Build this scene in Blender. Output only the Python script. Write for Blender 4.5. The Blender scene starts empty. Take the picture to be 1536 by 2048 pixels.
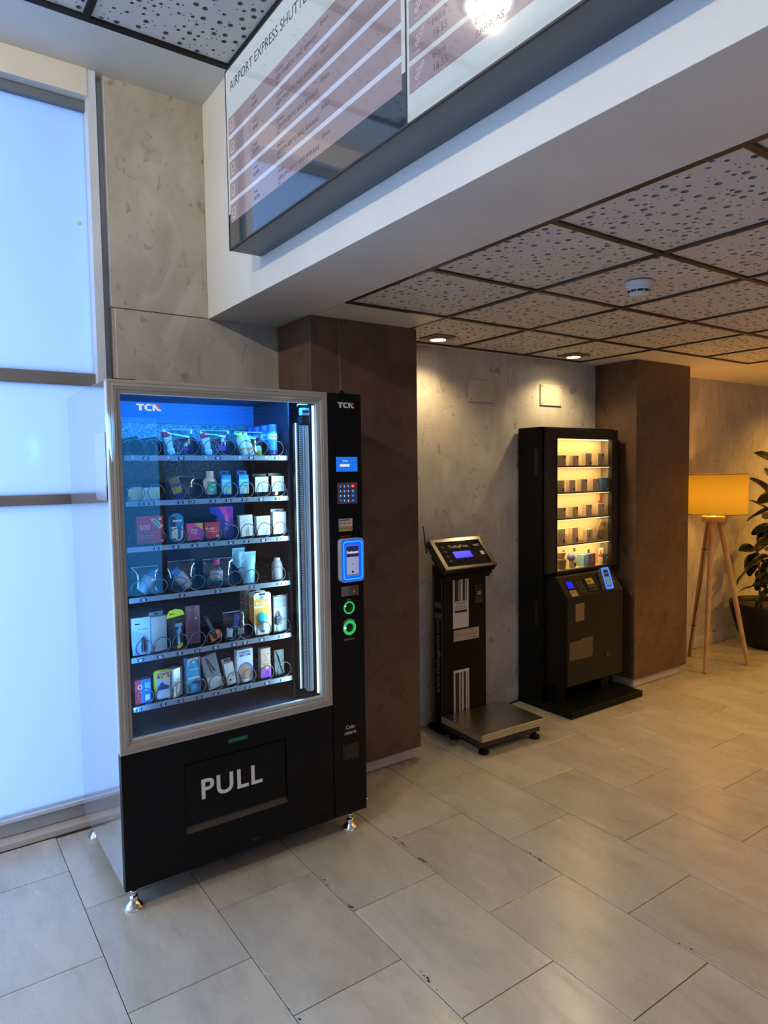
import bpy, bmesh, math, random
from mathutils import Matrix, Vector
PI = math.pi
random.seed(7)
SC = bpy.context.scene
COL = SC.collection
# ---------------------------------------------------------------- camera
YAW, PITCH, ROLL, FPX = -0.610896, -0.0616693, -0.0137370, 1355.2
def cam_matrix():
    cy, sy, cp, sp, cr, sr = math.cos(YAW), math.sin(YAW), math.cos(PITCH), math.sin(PITCH), math.cos(ROLL), math.sin(ROLL)
    Rz = Matrix(((cy, -sy, 0), (sy, cy, 0), (0, 0, 1)))
    base = Matrix(((1, 0, 0), (0, 0, 1), (0, -1, 0)))
    Rx = Matrix(((1, 0, 0), (0, cp, sp), (0, -sp, cp)))
    Rr = Matrix(((cr, sr, 0), (-sr, cr, 0), (0, 0, 1)))
    return (Rr @ Rx @ base @ Rz.transposed()).transposed().to_4x4()
cam = bpy.data.cameras.new('camera')
cam.sensor_fit = 'HORIZONTAL'; cam.sensor_width = 36; cam.lens = 36 * FPX / 1536
cam.clip_start = 0.02
co = bpy.data.objects.new('camera', cam); COL.objects.link(co)
co.matrix_world = Matrix.Translation((0, 0, 1.6)) @ cam_matrix()
SC.camera = co
# ---------------------------------------------------------------- world, lights, exposure
w = bpy.data.worlds.new('daylight'); SC.world = w; w.use_nodes = True
bg = w.node_tree.nodes['Background']; bg.inputs[0].default_value = (0.30, 0.50, 1.0, 1); bg.inputs[1].default_value = 0.80
SC.view_settings.view_transform = 'Standard'; SC.view_settings.look = 'None'
SC.view_settings.exposure = 0.0; SC.view_settings.gamma = 1; SC.view_settings.use_curve_mapping = False
def light(kind, name, loc, energy, color, parent=None, rot=None, aim=None, **kw):
    l = bpy.data.lights.new(name, kind); l.energy = energy; l.color = color
    for k, v in kw.items(): setattr(l, k, v)
    o = bpy.data.objects.new(name, l); COL.objects.link(o); o.location = loc
    if aim is not None: o.rotation_euler = (Vector(aim) - Vector(loc)).to_track_quat('-Z', 'Y').to_euler()
    if rot: o.rotation_euler = rot
    if parent: o.parent = parent
    return o
# area lamp added outside to brighten the frosted panes at the left
light('AREA', 'added_pane_light', (-2.6, 4.5, 1.8), 400, (0.36, 0.57, 1.0), aim=(-2.3, 3.4, 1.5), shape='RECTANGLE', size=2.4, size_y=2.6)
WARM = (1.0, 0.74, 0.38); ORANGE = (1.0, 0.50, 0.075)
# ---------------------------------------------------------------- materials
MATS = {}
def pr(name, col, rough=0.5, metal=0.0, spec=0.5, emit=None, es=0.0, alpha=None, coat=0.0):
    if name in MATS: return MATS[name]
    m = bpy.data.materials.new(name); m.use_nodes = True
    b = m.node_tree.nodes['Principled BSDF']
    b.inputs['Base Color'].default_value = (*col, 1); b.inputs['Roughness'].default_value = rough
    b.inputs['Metallic'].default_value = metal; b.inputs['Specular IOR Level'].default_value = spec
    b.inputs['Coat Weight'].default_value = coat; b.inputs['Coat Roughness'].default_value = 0.05
    if emit: b.inputs['Emission Color'].default_value = (*emit, 1); b.inputs['Emission Strength'].default_value = es
    MATS[name] = m
    return m
def N(m): return m.node_tree.nodes, m.node_tree.links
def noise_mix(name, c1, c2, scale=4, detail=8, rough=0.5, metal=0.0, bump=0.0, bscale=30, lo=0.35, hi=0.65, coord='pos', stretch=(1, 1, 1), dist=0.0, c3=None, s3=20, lo3=.62, hi3=.72, spec=.5):
    m = pr(name, c1, rough, metal, spec); n, l = N(m); b = n['Principled BSDF']
    if coord == 'pos': src = n.new('ShaderNodeNewGeometry').outputs['Position']
    else: src = n.new('ShaderNodeTexCoord').outputs['Object']
    mp = n.new('ShaderNodeMapping'); mp.inputs['Scale'].default_value = stretch; l.new(src, mp.inputs[0])
    t = n.new('ShaderNodeTexNoise'); t.inputs['Scale'].default_value = scale; t.inputs['Detail'].default_value = detail
    t.inputs['Roughness'].default_value = 0.62; t.inputs['Distortion'].default_value = dist
    l.new(mp.outputs[0], t.inputs['Vector'])
    r = n.new('ShaderNodeMapRange'); r.inputs[1].default_value = lo; r.inputs[2].default_value = hi
    l.new(t.outputs['Fac'], r.inputs[0])
    mx = n.new('ShaderNodeMix'); mx.data_type = 'RGBA'; mx.inputs[6].default_value = (*c1, 1); mx.inputs[7].default_value = (*c2, 1)
    l.new(r.outputs[0], mx.inputs[0]); out = mx.outputs[2]
    if c3:
        t2 = n.new('ShaderNodeTexNoise'); t2.inputs['Scale'].default_value = s3; t2.inputs['Detail'].default_value = 6; t2.inputs['Distortion'].default_value = 1.2
        l.new(mp.outputs[0], t2.inputs['Vector'])
        r2 = n.new('ShaderNodeMapRange'); r2.inputs[1].default_value = lo3; r2.inputs[2].default_value = hi3; l.new(t2.outputs['Fac'], r2.inputs[0])
        m2 = n.new('ShaderNodeMix'); m2.data_type = 'RGBA'; l.new(out, m2.inputs[6]); m2.inputs[7].default_value = (*c3, 1); l.new(r2.outputs[0], m2.inputs[0]); out = m2.outputs[2]
    l.new(out, b.inputs['Base Color'])
    if bump:
        t3 = n.new('ShaderNodeTexNoise'); t3.inputs['Scale'].default_value = bscale; t3.inputs['Detail'].default_value = 5; l.new(mp.outputs[0], t3.inputs['Vector'])
        bp = n.new('ShaderNodeBump'); bp.inputs['Strength'].default_value = bump; bp.inputs['Distance'].default_value = 0.004
        l.new(t3.outputs['Fac'], bp.inputs['Height']); l.new(bp.outputs[0], b.inputs['Normal'])
    return m
def glass(name, tint=(1, 1, 1), refl=1.0, rough=0.0, base=0.0):
    m = bpy.data.materials.new(name); m.use_nodes = True; n, l = N(m); n.clear()
    o = n.new('ShaderNodeOutputMaterial'); t = n.new('ShaderNodeBsdfTransparent'); g = n.new('ShaderNodeBsdfGlossy'); mx = n.new('ShaderNodeMixShader')
    t.inputs[0].default_value = (*tint, 1); g.inputs['Roughness'].default_value = rough
    lw = n.new('ShaderNodeLayerWeight'); lw.inputs[0].default_value = .5
    pw = n.new('ShaderNodeMath'); pw.operation = 'POWER'; pw.inputs[1].default_value = 5; l.new(lw.outputs['Facing'], pw.inputs[0])
    mt = n.new('ShaderNodeMath'); mt.operation = 'MULTIPLY_ADD'; mt.inputs[1].default_value = .96 * refl; mt.inputs[2].default_value = .04 * refl + base
    l.new(pw.outputs[0], mt.inputs[0]); l.new(mt.outputs[0], mx.inputs[0]); l.new(t.outputs[0], mx.inputs[1]); l.new(g.outputs[0], mx.inputs[2]); l.new(mx.outputs[0], o.inputs[0])
    return m
def frosted(name):
    m = bpy.data.materials.new(name); m.use_nodes = True; n, l = N(m); n.clear()
    o = n.new('ShaderNodeOutputMaterial'); t = n.new('ShaderNodeBsdfTranslucent'); g = n.new('ShaderNodeBsdfGlossy'); mx = n.new('ShaderNodeMixShader')
    t.inputs[0].default_value = (0.86, 0.92, 0.97, 1); g.inputs['Roughness'].default_value = 0.12; mx.inputs[0].default_value = 0.06
    l.new(t.outputs[0], mx.inputs[1]); l.new(g.outputs[0], mx.inputs[2]); l.new(mx.outputs[0], o.inputs[0])
    return m
def marble():
    m = pr('marble_tile', (.6, .58, .53), 0.30, spec=.85); n, l = N(m); b = n['Principled BSDF']
    g = n.new('ShaderNodeNewGeometry'); oi = n.new('ShaderNodeObjectInfo')
    mu = n.new('ShaderNodeVectorMath'); mu.operation = 'MULTIPLY_ADD'
    cmb = n.new('ShaderNodeCombineXYZ')
    for i in range(3): l.new(oi.outputs['Random'], cmb.inputs[i])
    l.new(cmb.outputs[0], mu.inputs[0]); mu.inputs[1].default_value = (17, 31, 5); l.new(g.outputs['Position'], mu.inputs[2])
    mp = n.new('ShaderNodeMapping'); mp.inputs['Scale'].default_value = (1.9, 1.0, 1); mp.inputs['Rotation'].default_value = (0, 0, 0.5); l.new(mu.outputs[0], mp.inputs[0])
    t = n.new('ShaderNodeTexNoise'); t.inputs['Scale'].default_value = 2.6; t.inputs['Detail'].default_value = 9; t.inputs['Roughness'].default_value = .52; t.inputs['Distortion'].default_value = .25
    l.new(mp.outputs[0], t.inputs['Vector'])
    cr = n.new('ShaderNodeValToRGB'); e = cr.color_ramp.elements
    e[0].position = .26; e[0].color = (.36, .34, .30, 1); e[1].position = .60; e[1].color = (.48, .45, .385, 1)
    k = e.new(.44); k.color = (.44, .412, .352, 1); k = e.new(.72); k.color = (.54, .51, .44, 1)
    l.new(t.outputs['Fac'], cr.inputs[0])
    mp2 = n.new('ShaderNodeMapping'); mp2.inputs['Scale'].default_value = (5, 1.6, 1); mp2.inputs['Rotation'].default_value = (0, 0, 0.9); l.new(mu.outputs[0], mp2.inputs[0])
    t2 = n.new('ShaderNodeTexNoise'); t2.inputs['Scale'].default_value = 4; t2.inputs['Detail'].default_value = 10; t2.inputs['Distortion'].default_value = .2; l.new(mp2.outputs[0], t2.inputs['Vector'])
    r2 = n.new('ShaderNodeMapRange'); r2.inputs[1].default_value = .50; r2.inputs[2].default_value = .80; r2.inputs[3].default_value = 0; r2.inputs[4].default_value = .55; l.new(t2.outputs['Fac'], r2.inputs[0])
    mx = n.new('ShaderNodeMix'); mx.data_type = 'RGBA'; l.new(r2.outputs[0], mx.inputs[0]); l.new(cr.outputs[0], mx.inputs[6]); mx.inputs[7].default_value = (.30, .285, .26, 1)
    hv = n.new('ShaderNodeHueSaturation'); mr = n.new('ShaderNodeMapRange'); mr.inputs[3].default_value = .93; mr.inputs[4].default_value = 1.05; l.new(oi.outputs['Random'], mr.inputs[0]); l.new(mr.outputs[0], hv.inputs['Value']); l.new(mx.outputs[2], hv.inputs['Color'])
    l.new(hv.outputs[0], b.inputs['Base Color'])
    r3 = n.new('ShaderNodeMapRange'); r3.inputs[3].default_value = .20; r3.inputs[4].default_value = .34; l.new(t2.outputs['Fac'], r3.inputs[0]); l.new(r3.outputs[0], b.inputs['Roughness'])
    return m
PLASTER = noise_mix('concrete_plaster', (.52, .48, .41), (.37, .335, .28), 2.6, 12, .55, bump=.22, bscale=14, lo=.36, hi=.64, dist=.7, c3=(.24, .205, .16), s3=15, lo3=.60, hi3=.74, stretch=(1.0, 1.0, .8))
def plaster_specks(m):     # pale trowel sweeps and small dark pits
    n, l = N(m); b = n['Principled BSDF']; src = b.inputs['Base Color'].links[0].from_socket
    g = n.new('ShaderNodeNewGeometry'); mp = n.new('ShaderNodeMapping'); mp.inputs['Scale'].default_value = (1, 1, .35); mp.inputs['Rotation'].default_value = (.4, .5, .3); l.new(g.outputs['Position'], mp.inputs[0])
    t = n.new('ShaderNodeTexNoise'); t.inputs['Scale'].default_value = 3.2; t.inputs['Detail'].default_value = 8; t.inputs['Distortion'].default_value = 2.2; l.new(mp.outputs[0], t.inputs['Vector'])
    r = n.new('ShaderNodeMapRange'); r.inputs[1].default_value = .56; r.inputs[2].default_value = .66; r.inputs[4].default_value = .38; l.new(t.outputs['Fac'], r.inputs[0])
    m1 = n.new('ShaderNodeMix'); m1.data_type = 'RGBA'; l.new(r.outputs[0], m1.inputs[0]); l.new(src, m1.inputs[6]); m1.inputs[7].default_value = (.64, .60, .52, 1)
    v = n.new('ShaderNodeTexNoise'); v.inputs['Scale'].default_value = 46; v.inputs['Detail'].default_value = 3; l.new(g.outputs['Position'], v.inputs['Vector'])
    w_ = n.new('ShaderNodeTexNoise'); w_.inputs['Scale'].default_value = 2.4; l.new(g.outputs['Position'], w_.inputs['Vector'])
    r2 = n.new('ShaderNodeMapRange'); r2.inputs[1].default_value = .66; r2.inputs[2].default_value = .74; l.new(v.outputs['Fac'], r2.inputs[0])
    r3 = n.new('ShaderNodeMapRange'); r3.inputs[1].default_value = .48; r3.inputs[2].default_value = .60; r3.inputs[4].default_value = .6; l.new(w_.outputs['Fac'], r3.inputs[0])
    mu = n.new('ShaderNodeMath'); mu.operation = 'MULTIPLY'; l.new(r2.outputs[0], mu.inputs[0]); l.new(r3.outputs[0], mu.inputs[1])
    m2 = n.new('ShaderNodeMix'); m2.data_type = 'RGBA'; l.new(mu.outputs[0], m2.inputs[0]); l.new(m1.outputs[2], m2.inputs[6]); m2.inputs[7].default_value = (.20, .17, .13, 1)
    l.new(m2.outputs[2], b.inputs['Base Color'])
plaster_specks(PLASTER)
PAINT = noise_mix('painted_plasterboard', (.66, .645, .59), (.62, .605, .555), 3, 4, .5)
CREAM = pr('cream_side_paint', (.62, .55, .44), .6)
RUST = noise_mix('rust_brown_cladding', (.085, .044, .027), (.135, .075, .045), 5, 10, .42, bump=.15, bscale=25, dist=.6, c3=(.05, .028, .02), s3=9, lo3=.55, hi3=.75)
TILE_M = marble()
GROUT = noise_mix('dark_grout', (.16, .12, .085), (.09, .07, .05), 20)
SKIRT = noise_mix('pale_skirting_stone', (.50, .47, .42), (.42, .39, .35), 5)
CEILT = noise_mix('gypsum_tile', (.60, .575, .54), (.57, .545, .51), 6, 3, .7)
CEILD = pr('ceiling_felt', (.12, .125, .13), .95)
HOLEW = pr('gypsum_core', (.30, .31, .31), .9)
BAR = noise_mix('dark_ceiling_bar', (.022, .014, .009), (.035, .022, .014), 12, 4, .45)
BARB = pr('black_ceiling_bar', (.010, .011, .012), .55, spec=.2)
ALU = noise_mix('grey_aluminium', (.42, .44, .47), (.38, .40, .43), 8, 3, .4, .2)
ALUD = pr('dark_aluminium', (.17, .16, .16), .45, .1)
ALUW = noise_mix('pale_aluminium', (.60, .66, .76), (.54, .60, .70), 5, 3, .38)
FROST = frosted('frosted_glass')
BLACK = noise_mix('black_powder_coat', (.0045, .0052, .0056), (.0065, .0072, .0076), 60, 2, .40, bump=.03, bscale=400, spec=.13)
BLACKG = pr('black_gloss', (.006, .006, .007), .08)
DARK = pr('dark_plastic', (.02, .02, .022), .35)
CHAR = pr('charcoal_coat', (.018, .016, .014), .42, spec=.35)
CHARL = pr('brown_grey_coat', (.0115, .0095, .0075), .40, spec=.2)
CHROME = pr('chrome', (.80, .80, .80), .16, 1.0)
STEEL = noise_mix('brushed_steel', (.55, .53, .50), (.46, .44, .41), 3, 6, .30, 1.0, stretch=(2, 60, 2))
SIDE = noise_mix('polished_side_sheet', (.70, .73, .78), (.66, .69, .74), 2, 2, .10, .85, bump=.18, bscale=5)
FRAMEM = noise_mix('greige_door_frame', (.37, .345, .32), (.32, .295, .27), 3, 5, .42, stretch=(1.5, 1.5, 1.5))
PANEL_IN = pr('inner_dark_sheet', (.022, .028, .045), .45)
STUCCO = noise_mix('stucco_aluminium', (.24, .29, .34), (.08, .11, .15), 160, 2, .35, .5, bump=.8, bscale=160, lo=.42, hi=.58, coord='pos')
RAILM = pr('shelf_rail_aluminium', (.38, .42, .46), .28, .6)
COILM = pr('coil_wire', (.13, .14, .16), .30, .5)
WHITE = pr('white_print', (.85, .85, .83), .5)
OFFW = pr('offwhite_print', (.62, .58, .52), .5)
LOGOW = pr('logo_silver', (.72, .70, .66), .4)
LOGOR = pr('logo_red', (.75, .08, .04), .4)
NAVY = pr('navy_plate', (.012, .045, .13), .4)
BLK = pr('black_print', (.012, .012, .014), .5)
PLATE = pr('cream_blank_plate', (.50, .46, .36), .35)
VGLASS = glass('machine_glass', (.93, .97, 1.0), 1.0)
CLEAR = glass('clear_plastic', (.80, .86, .90), 1.6, .12, .05)
def emis(name, col, s, rough=.3): return pr(name, (0.01, 0.01, 0.01), rough, spec=.2, emit=col, es=s)
LEDW = emis('white_led', (.62, .88, 1.0), 2.6)
GLOWB = emis('added_blue_glow', (.05, .30, 1.0), 5)
LEDY = emis('warm_led', (1.0, .72, .34), 5)
BLUEG = emis('blue_glow', (.0, .10, 1.0), 1.3)
BLUES = emis('blue_ring_line', (.01, .15, 1.0), 2.0)
LCD = emis('blue_lcd', (.002, .012, 1.0), 1.1)
GREENG = emis('green_glow', (.03, .55, .14), .9)
GREENH = emis('green_hot', (.35, 1.0, .50), 3)
LAMPF = emis('downlight_lens', (1.0, .86, .60), 22)
# ---------------------------------------------------------------- mesh builder
_tcache = {}
def text_geo(s, size, bold=0.0, shear=0.0, align='LEFT', res=2, space=1.0):
    k = (s, size, bold, shear, align, res, space)
    if k in _tcache: return _tcache[k]
    c = bpy.data.curves.new('t', 'FONT'); c.body = s; c.size = size; c.offset = bold * size; c.shear = shear
    c.align_x = align; c.resolution_u = res; c.space_character = space; c.fill_mode = 'FRONT'
    o = bpy.data.objects.new('t', c); me = o.to_mesh()
    vs = [v.co.copy() for v in me.vertices]; fs = [tuple(p.vertices) for p in me.polygons]
    o.to_mesh_clear(); bpy.data.objects.remove(o); bpy.data.curves.remove(c)
    _tcache[k] = (vs, fs); return vs, fs
def frame_mat(o, right, up):
    r = Vector(right).normalized(); u = Vector(up).normalized(); nn = r.cross(u)
    m = Matrix((r, u, nn)).transposed().to_4x4(); m.translation = Vector(o); return m
class MB:
    def __init__(s): s.v = []; s.f = []; s.m = []; s.sm = []; s.X = Matrix.Identity(4)
    def add(s, vs, fs, m=0, smooth=False, X=None):
        b = len(s.v); X = s.X @ X if X is not None else s.X
        s.v += [X @ Vector(v) for v in vs]
        for f in fs: s.f.append([b + i for i in f]); s.m.append(m); s.sm.append(smooth)
        return s
    def box(s, x0, x1, y0, y1, z0, z1, m=0, X=None):
        vs = [(x, y, z) for x in (x0, x1) for y in (y0, y1) for z in (z0, z1)]
        return s.add(vs, [(0, 1, 3, 2), (4, 6, 7, 5), (0, 4, 5, 1), (2, 3, 7, 6), (0, 2, 6, 4), (1, 5, 7, 3)], m, False, X)
    def lathe(s, prof, c=(0, 0, 0), n=20, m=0, X=None, smooth=True, caps=True):
        vs = []; fs = []
        for r, z in prof:
            for i in range(n):
                a = 2 * PI * i / n; vs.append((c[0] + r * math.cos(a), c[1] + r * math.sin(a), c[2] + z))
        for j in range(len(prof) - 1):
            for i in range(n):
                a, b = j * n + i, j * n + (i + 1) % n; fs.append((a, b, b + n, a + n))
        s.add(vs, fs, m, smooth, X)
        if caps:
            s.add([v for v in vs[:n]], [tuple(range(n - 1, -1, -1))], m, False, X)
            s.add([v for v in vs[-n:]], [tuple(range(n))], m, False, X)
        return s
    def tube(s, pts, r, n=8, m=0, X=None, caps=True, rr=None):
        pts = [Vector(p) for p in pts]; vs = []; fs = []
        t = (pts[1] - pts[0]).normalized(); a = Vector((0, 0, 1)) if abs(t.z) < .9 else Vector((1, 0, 0))
        u = t.cross(a).normalized()
        for i, p in enumerate(pts):
            t = (pts[min(i + 1, len(pts) - 1)] - pts[max(i - 1, 0)]).normalized()
            u = (u - t * u.dot(t)).normalized(); w_ = t.cross(u); ri = rr[i] if rr else r
            for k in range(n):
                q = 2 * PI * k / n; vs.append(p + (u * math.cos(q) + w_ * math.sin(q)) * ri)
        for j in range(len(pts) - 1):
            for k in range(n):
                a, b = j * n + k, j * n + (k + 1) % n; fs.append((a, a + n, b + n, b))
        s.add(vs, fs, m, True, X)
        if caps: s.add(vs[:n], [tuple(range(n))], m, False, X); s.add(vs[-n:], [tuple(range(n - 1, -1, -1))], m, False, X)
        return s
    def prism(s, poly, d0, d1, m=0, X=None, mside=None):
        n = len(poly); vs = [(x, y, d0) for x, y in poly] + [(x, y, d1) for x, y in poly]
        s.add(vs, [tuple(range(n - 1, -1, -1)), tuple(range(n, 2 * n))], m, False, X)
        s.add(vs, [(i, (i + 1) % n, n + (i + 1) % n, n + i) for i in range(n)], m if mside is None else mside, False, X)
        return s
    def flat(s, poly, z=0, m=0, X=None): return s.add([(x, y, z) for x, y in poly], [tuple(range(len(poly)))], m, False, X)
    def text(s, t, size, X, m=0, **k):
        vs, fs = text_geo(t, size, **k); return s.add(vs, fs, m, False, X)
    def logo(s, X, h, mw=0, mr=1):
        S = Matrix.Scale(h, 4)
        for p in ([(0, 1), (1.25, 1), (1.2, .76), (.88, .76), (.88, 0), (.46, 0), (.46, .76), (.1, .76)],
                  [(1.6, 1), (2.35, 1), (2.3, .78), (1.78, .78), (1.66, .68), (1.66, .32), (1.78, .22), (2.3, .22), (2.35, 0), (1.6, 0), (1.28, .25), (1.28, .75)],
                  [(2.45, 0), (2.45, .98), (2.85, .98), (3.3, .38), (3.5, .22), (3.75, .22), (3.68, 0), (3.2, 0), (2.8, .5), (2.8, 0)]):
            s.flat(p, 0, mw, X @ S)
        s.flat([(3.05, 1), (3.62, 1), (3.58, .40), (3.38, .46)], 0, mr, X @ S)
        return s
    def sweep(s, x0, x1, z0, z1, prof, m=0):   # mitred rectangular frame in a y = const plane; prof = [(inset, y)]
        vs = []; fs = []; n = len(prof)
        for sx, sz in ((0, 0), (1, 0), (1, 1), (0, 1)):
            for i, y in prof: vs.append((x1 - i if sx else x0 + i, y, z1 - i if sz else z0 + i))
        for k in range(4):
            for j in range(n - 1):
                a, b = k * n + j, ((k + 1) % 4) * n + j; fs.append((a, b, b + 1, a + 1))
        return s.add(vs, fs, m)
    def build(s, name, mats, parent=None, bevel=0, seg=2, loc=None, link=True, auto=False):
        me = bpy.data.meshes.new(name); me.from_pydata([tuple(v) for v in s.v], [], s.f)
        if not isinstance(mats, (list, tuple)): mats = [mats]
        for q in mats: me.materials.append(q)
        me.polygons.foreach_set('material_index', s.m); me.polygons.foreach_set('use_smooth', s.sm)
        me.validate(); me.update()
        o = bpy.data.objects.new(name, me)
        if link: COL.objects.link(o)
        if parent: o.parent = parent; 
        if parent: o.matrix_parent_inverse = parent_inv(parent)
        if loc: o.location = loc
        if bevel:
            b = o.modifiers.new('bevel', 'BEVEL'); b.width = bevel; b.segments = seg; b.limit_method = 'ANGLE'; b.angle_limit = .7
        return o
_inv = {}
def parent_inv(p):
    # parts are written in world metres: undo the parent's own placement
    M = Matrix.Identity(4); q = p
    while q is not None:
        M = q.matrix_local.copy() if False else (Matrix.LocRotScale(q.location, q.rotation_euler, q.scale) @ M if q.parent is None else q.matrix_parent_inverse @ Matrix.LocRotScale(q.location, q.rotation_euler, q.scale) @ M)
        q = q.parent
    return M.inverted()
def tag(o, label=None, cat=None, group=None, kind=None):
    if label: o['label'] = label
    if cat: o['category'] = cat
    if group: o['group'] = group
    if kind: o['kind'] = kind
    return o
def thing(name, label, cat, loc=(0, 0, 0), group=None, rot=0):
    o = bpy.data.objects.new(name, None); COL.objects.link(o); o.location = loc; o.rotation_euler = (0, 0, rot); o.empty_display_size = .05
    return tag(o, label, cat, group)
def struct(name, mb, m, label, bevel=0):
    return tag(mb.build(name, m, bevel=bevel), label, kind='structure')
def cp(o, parent=None, loc=None):
    c = o.copy(); COL.objects.link(c)
    if parent: c.parent = parent
    if loc: c.location = loc
    return c
def FR(x, y, z): return frame_mat((x, y, z), (1, 0, 0), (0, 0, 1))      # text plane facing the room (-y)
def rrect(x0, x1, y0, y1, r, n=5):
    p = []
    for cx, cy, a0 in ((x1 - r, y1 - r, 0), (x0 + r, y1 - r, 90), (x0 + r, y0 + r, 180), (x1 - r, y0 + r, 270)):
        for i in range(n + 1):
            a = math.radians(a0 + 90 * i / n); p.append((cx + r * math.cos(a), cy + r * math.sin(a)))
    return p
# ================================================================ ROOM
XL, XR, YB, YW = -3.6, 8.4, -3.6, 3.25
ZH, ZL = 3.36, 2.35
# floor -----------------------------------------------------------
fl = struct('floor', MB().box(XL, XR, YB, 3.5, -.12, -.0045), GROUT, 'pale marble tiled floor laid in running bond')
tile_meshes = {}
TX0, TDX, TDY = .460, .3955, .5950
cnt = 0
for i in range(-8, 20):
    x0 = TX0 + TDX * i; ph = 2.316 + (0 if i % 2 == 1 else .2975) + TDY
    j = 0
    ys = [ph - TDY * k for k in range(0, 12)]
    for k in range(len(ys)):
        y1, y0 = ys[k], ys[k] - TDY
        lim = 3.222 if i <= 0 else 3.249
        y1 = min(y1, lim)
        if k == 0 and ys[0] < lim:   # piece above the first joint
            pass
        if y0 < -1.3 or y1 - y0 < .02 or cnt >= 236: continue
        key = (round(y1 - y0, 3))
        if key not in tile_meshes:
            g = .0014
            tile_meshes[key] = MB().box(g, TDX - g, g, (y1 - y0) - g, -.0045, 0).build('tile', TILE_M, fl, bevel=.0012, seg=1)
            o = tile_meshes[key]
        else: o = cp(tile_meshes[key])
        o.location = (x0, y0, random.uniform(-.0004, .0004)); cnt += 1
    if ys[0] < lim:
        y0, y1 = ys[0], lim
        key = round(y1 - y0, 3)
        if y1 - y0 > .02:
            if key not in tile_meshes: o = tile_meshes[key] = MB().box(.0014, TDX - .0014, .0014, (y1 - y0) - .0014, -.0045, 0).build('tile', TILE_M, fl, bevel=.0012, seg=1)
            else: o = cp(tile_meshes[key])
            o.location = (x0, y0, 0)
rest = MB().box(XL, XR, YB, -1.92, -.0045, 0)
tag(rest.build('tile', TILE_M, fl), kind='stuff')
# chipped joints: little dirt filled gaps on the joints
ch = MB(); rnd = random.Random(4)
for cx, cy, n in ((1.257, 2.05, 9), (1.258, 2.24, 5), (1.656, 2.12, 8), (1.66, 2.30, 6), (1.261, 1.60, 6), (2.045, 1.85, 7), (2.05, 1.20, 5), (.861, 1.72, 4)):
    for k in range(n):
        x = cx + rnd.gauss(0, .003); y = cy + rnd.gauss(0, .022); r = rnd.uniform(.002, .006)
        ch.flat([(x + r * rnd.uniform(.5, 1) * math.cos(a), y + 1.5 * r * rnd.uniform(.5, 1) * math.sin(a)) for a in [2 * PI * q / 7 for q in range(7)]], .0008, 0)
tag(ch.build('joint_dirt', pr('joint_dirt', (.05, .035, .025), .9), fl), kind='stuff')
# walls -----------------------------------------------------------
wb = struct('wall_back', MB().box(.79, XR, 3.262, 3.5, 0, 3.5), PLASTER, 'mottled grey plaster wall behind the machines')
MB().box(.790, 1.239, 3.249, 3.262, 2.354, ZH).build('panel', PLASTER, wb, bevel=.001)
MB().box(.806, XR, 3.25, 3.262, 0.0, 2.350).build('panel', PLASTER, wb, bevel=.001)
MB().box(.787, .7895, 3.249, 3.30, 2.356, ZH).box(.803, .8055, 3.249, 3.30, .03, 2.349).build('lit_edge', ALUW, wb)  # panel side faces: light falling on them put into a pale colour
struct('wall_left', MB().box(XL - .2, XL, YB, 3.6, 0, 3.5), PAINT, 'plain painted wall at the left end of the lobby')
struct('wall_front', MB().box(XL, XR, YB - .2, YB, 0, 3.5), PAINT, 'plain painted wall behind the viewer')
struct('wall_right', MB().box(XR, XR + .2, YB, 3.6, 0, 3.5), PLASTER, 'plain wall at the far right end of the lobby')
w2 = struct('window_2', MB().box(2.05, 3.75, YB, YB + .06, .02, .10).box(2.05, 3.75, YB, YB + .06, 2.28, 2.345), ALU, 'glazed entrance behind the viewer, mirrored in the machine glass')
for x in (2.05, 2.56, 3.69): MB().box(x, x + .06, YB, YB + .06, .10, 2.28).build('mullion', ALU, w2, bevel=.002)
MB().box(2.11, 2.56, YB + .01, YB + .018, .10, 2.28).build('pane', emis('day_pane', (.05, .36, 1.0), 3.6, .1), w2)
MB().box(2.62, 3.69, YB + .01, YB + .018, .10, 2.28).build('pane', emis('day_pane_frosted', (.07, .34, 1.0), .85, .1), w2)
# pillars ---------------------------------------------------------
for x0, x1, lab in ((1.612, 2.258, 'dark rust brown clad pillar right behind the large vending machine'), (4.205, 4.872, 'dark rust brown clad pillar between the black kiosk and the floor lamp')):
    p = struct('pillar', MB().box(x0, x1, 2.90, 3.249, .068, 2.349), RUST, lab, bevel=.002)
    MB().box(x0 + .03, x1 - .035, 2.925, 3.249, .004, .068).build('plinth', SKIRT, p, bevel=.002)
struct('baseboard_back', MB().box(2.226, 4.23, 3.240, 3.25, .004, .092), SKIRT, 'low stone skirting along the bay between the pillars', bevel=.001)
struct('baseboard_right', MB().box(4.84, XR, 3.238, 3.25, .004, .10), SKIRT, 'low stone skirting behind the lamp and plant', bevel=.001)
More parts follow.
